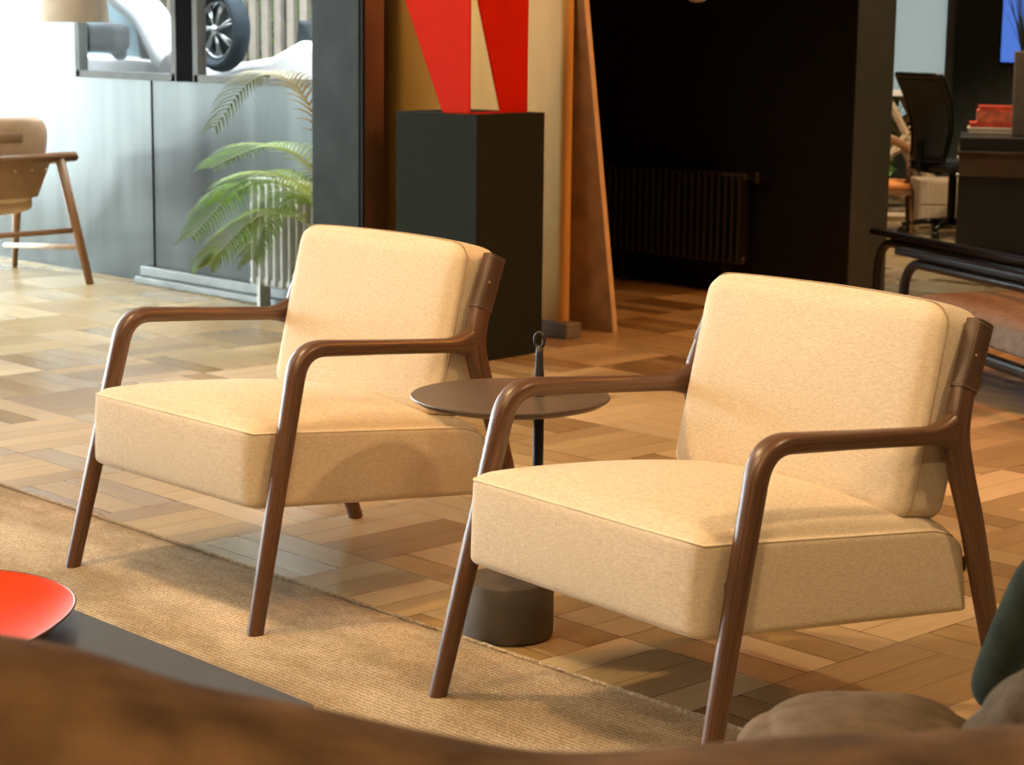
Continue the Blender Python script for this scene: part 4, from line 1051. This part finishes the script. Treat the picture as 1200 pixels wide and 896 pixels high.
sweep(bm, [(0, 0, 0.18), (0.01, 0, 0.5), (0, 0.01, 0.8)], 0.01, n=8)
obj('leaves', bm, plain('bright leaf green', (0.13, 0.30, 0.06), 0.5, var=0.4), fp, smooth=False)
# pale wooden pedestal with drawers
pd = thing('drawer_unit', 'pale wooden drawer pedestal behind the office chair', 'drawer unit', (-7.85, 11.50, 0), math.radians(46))
obj('carcass', new_box(-0.20, 0.20, -0.0, 0.36, 0.0, 0.32), PALEWOOD, pd, smooth=False, bevel=0.003)
for z0, z1 in ((0.012, 0.152), (0.160, 0.308)): obj('drawer', new_box(-0.192, 0.192, -0.014, 0.0, z0, z1), PALEWOOD, pd, smooth=False, bevel=0.002)

# ------------------------------------------------------------------ light
w = bpy.data.worlds.new('sky'); scn.world = w; w.use_nodes = True
bg = w.node_tree.nodes['Background']; bg.inputs[0].default_value = (0.86, 0.955, 1.0, 1); bg.inputs[1].default_value = 36.0
def spot(loc, target, power, color=(1.0, 0.56, 0.23), size=70, blend=0.4, r=0.09):
    l = bpy.data.lights.new('unseen_spot', 'SPOT'); l.energy = power; l.color = color; l.spot_size = math.radians(size); l.spot_blend = blend; l.shadow_soft_size = r
    o = bpy.data.objects.new('unseen_spot', l); o.location = loc
    o.rotation_euler = (Vector(target)-Vector(loc)).to_track_quat('-Z', 'Y').to_euler(); COL.objects.link(o); return o
WARM = (1.0, 0.66, 0.34)
spot((-0.95, 3.45, 2.7), (-3.2, 2.9, 0.3), 170, WARM, size=80)
spot((-4.2, 6.9, 2.85), (-4.9, 6.0, 0), 250, (1.0, 0.27, 0.03), size=92)
spot((-2.2, 5.2, 2.85), (-3.4, 5.0, 0), 230, (1.0, 0.33, 0.05), size=92)
spot((-5.4, 4.4, 2.85), (-5.9, 5.3, 0.4), 85, WARM, size=95)
spot((-6.85, 5.0, 2.85), (-6.75, 6.0, 1.0), 95, (1.0, 0.66, 0.32), size=100)  # unseen wash, added to brighten the honey partition
spot((-4.0, 1.9, 2.9), (-3.8, 2.6, 0), 330, WARM, size=95)
spot((-3.0, 0.6, 2.85), (-3.2, 2.2, 0), 200, WARM, size=90)  # unseen front fill, added for the front faces of the armchairs
spot((-1.4, 1.5, 2.85), (-2.0, 2.6, 0), 90, WARM, size=90)  # weaker front fill, also added
spot((-8.0, 3.4, 2.85), (-8.9, 5.0, 0.4), 170, (1.0, 0.92, 0.80), size=90)  # unseen, added to brighten the leather lounge chair and left floor
spot((-7.6, 10.4, 2.85), (-7.6, 11.0, 0), 330, (1.0, 0.78, 0.52), size=100)
spot((-6.6, 9.7, 2.85), (-7.1, 10.8, 0.7), 190, (1.0, 0.78, 0.52), size=80)  # unseen, added to brighten the red books
spot((-3.0, 8.8, 2.85), (-5.2, 7.4, 0.5), 260, WARM, size=90)
spot((-0.3, -0.4, 2.85), (-0.9, 1.0, 0.6), 260, WARM, size=80)

# ------------------------------------------------------------------ camera
cam = bpy.data.cameras.new('camera'); co = bpy.data.objects.new('camera', cam); COL.objects.link(co)
cam.sensor_width = 36.0; cam.lens = 36.0*2377.1/1200; cam.clip_end = 100; cam.clip_start = 0.05
fwd = Vector((-0.7134, 0.6794, -0.1717)); rgt = Vector((0.6881, 0.7255, 0.0116)); 
fwd.normalize(); rgt = (rgt-fwd*rgt.dot(fwd)).normalized(); up = rgt.cross(fwd)
co.matrix_world = Matrix(((rgt.x, up.x, -fwd.x, 0), (rgt.y, up.y, -fwd.y, 0), (rgt.z, up.z, -fwd.z, 1.287), (0, 0, 0, 1)))
cam.dof.use_dof = True; cam.dof.focus_distance = 4.0; cam.dof.aperture_fstop = 9.0
scn.camera = co
scn.view_settings.view_transform = 'Standard'; scn.view_settings.look = 'None'; scn.view_settings.gamma = 1.0
scn.view_settings.use_curve_mapping = False; scn.view_settings.exposure = -0.53
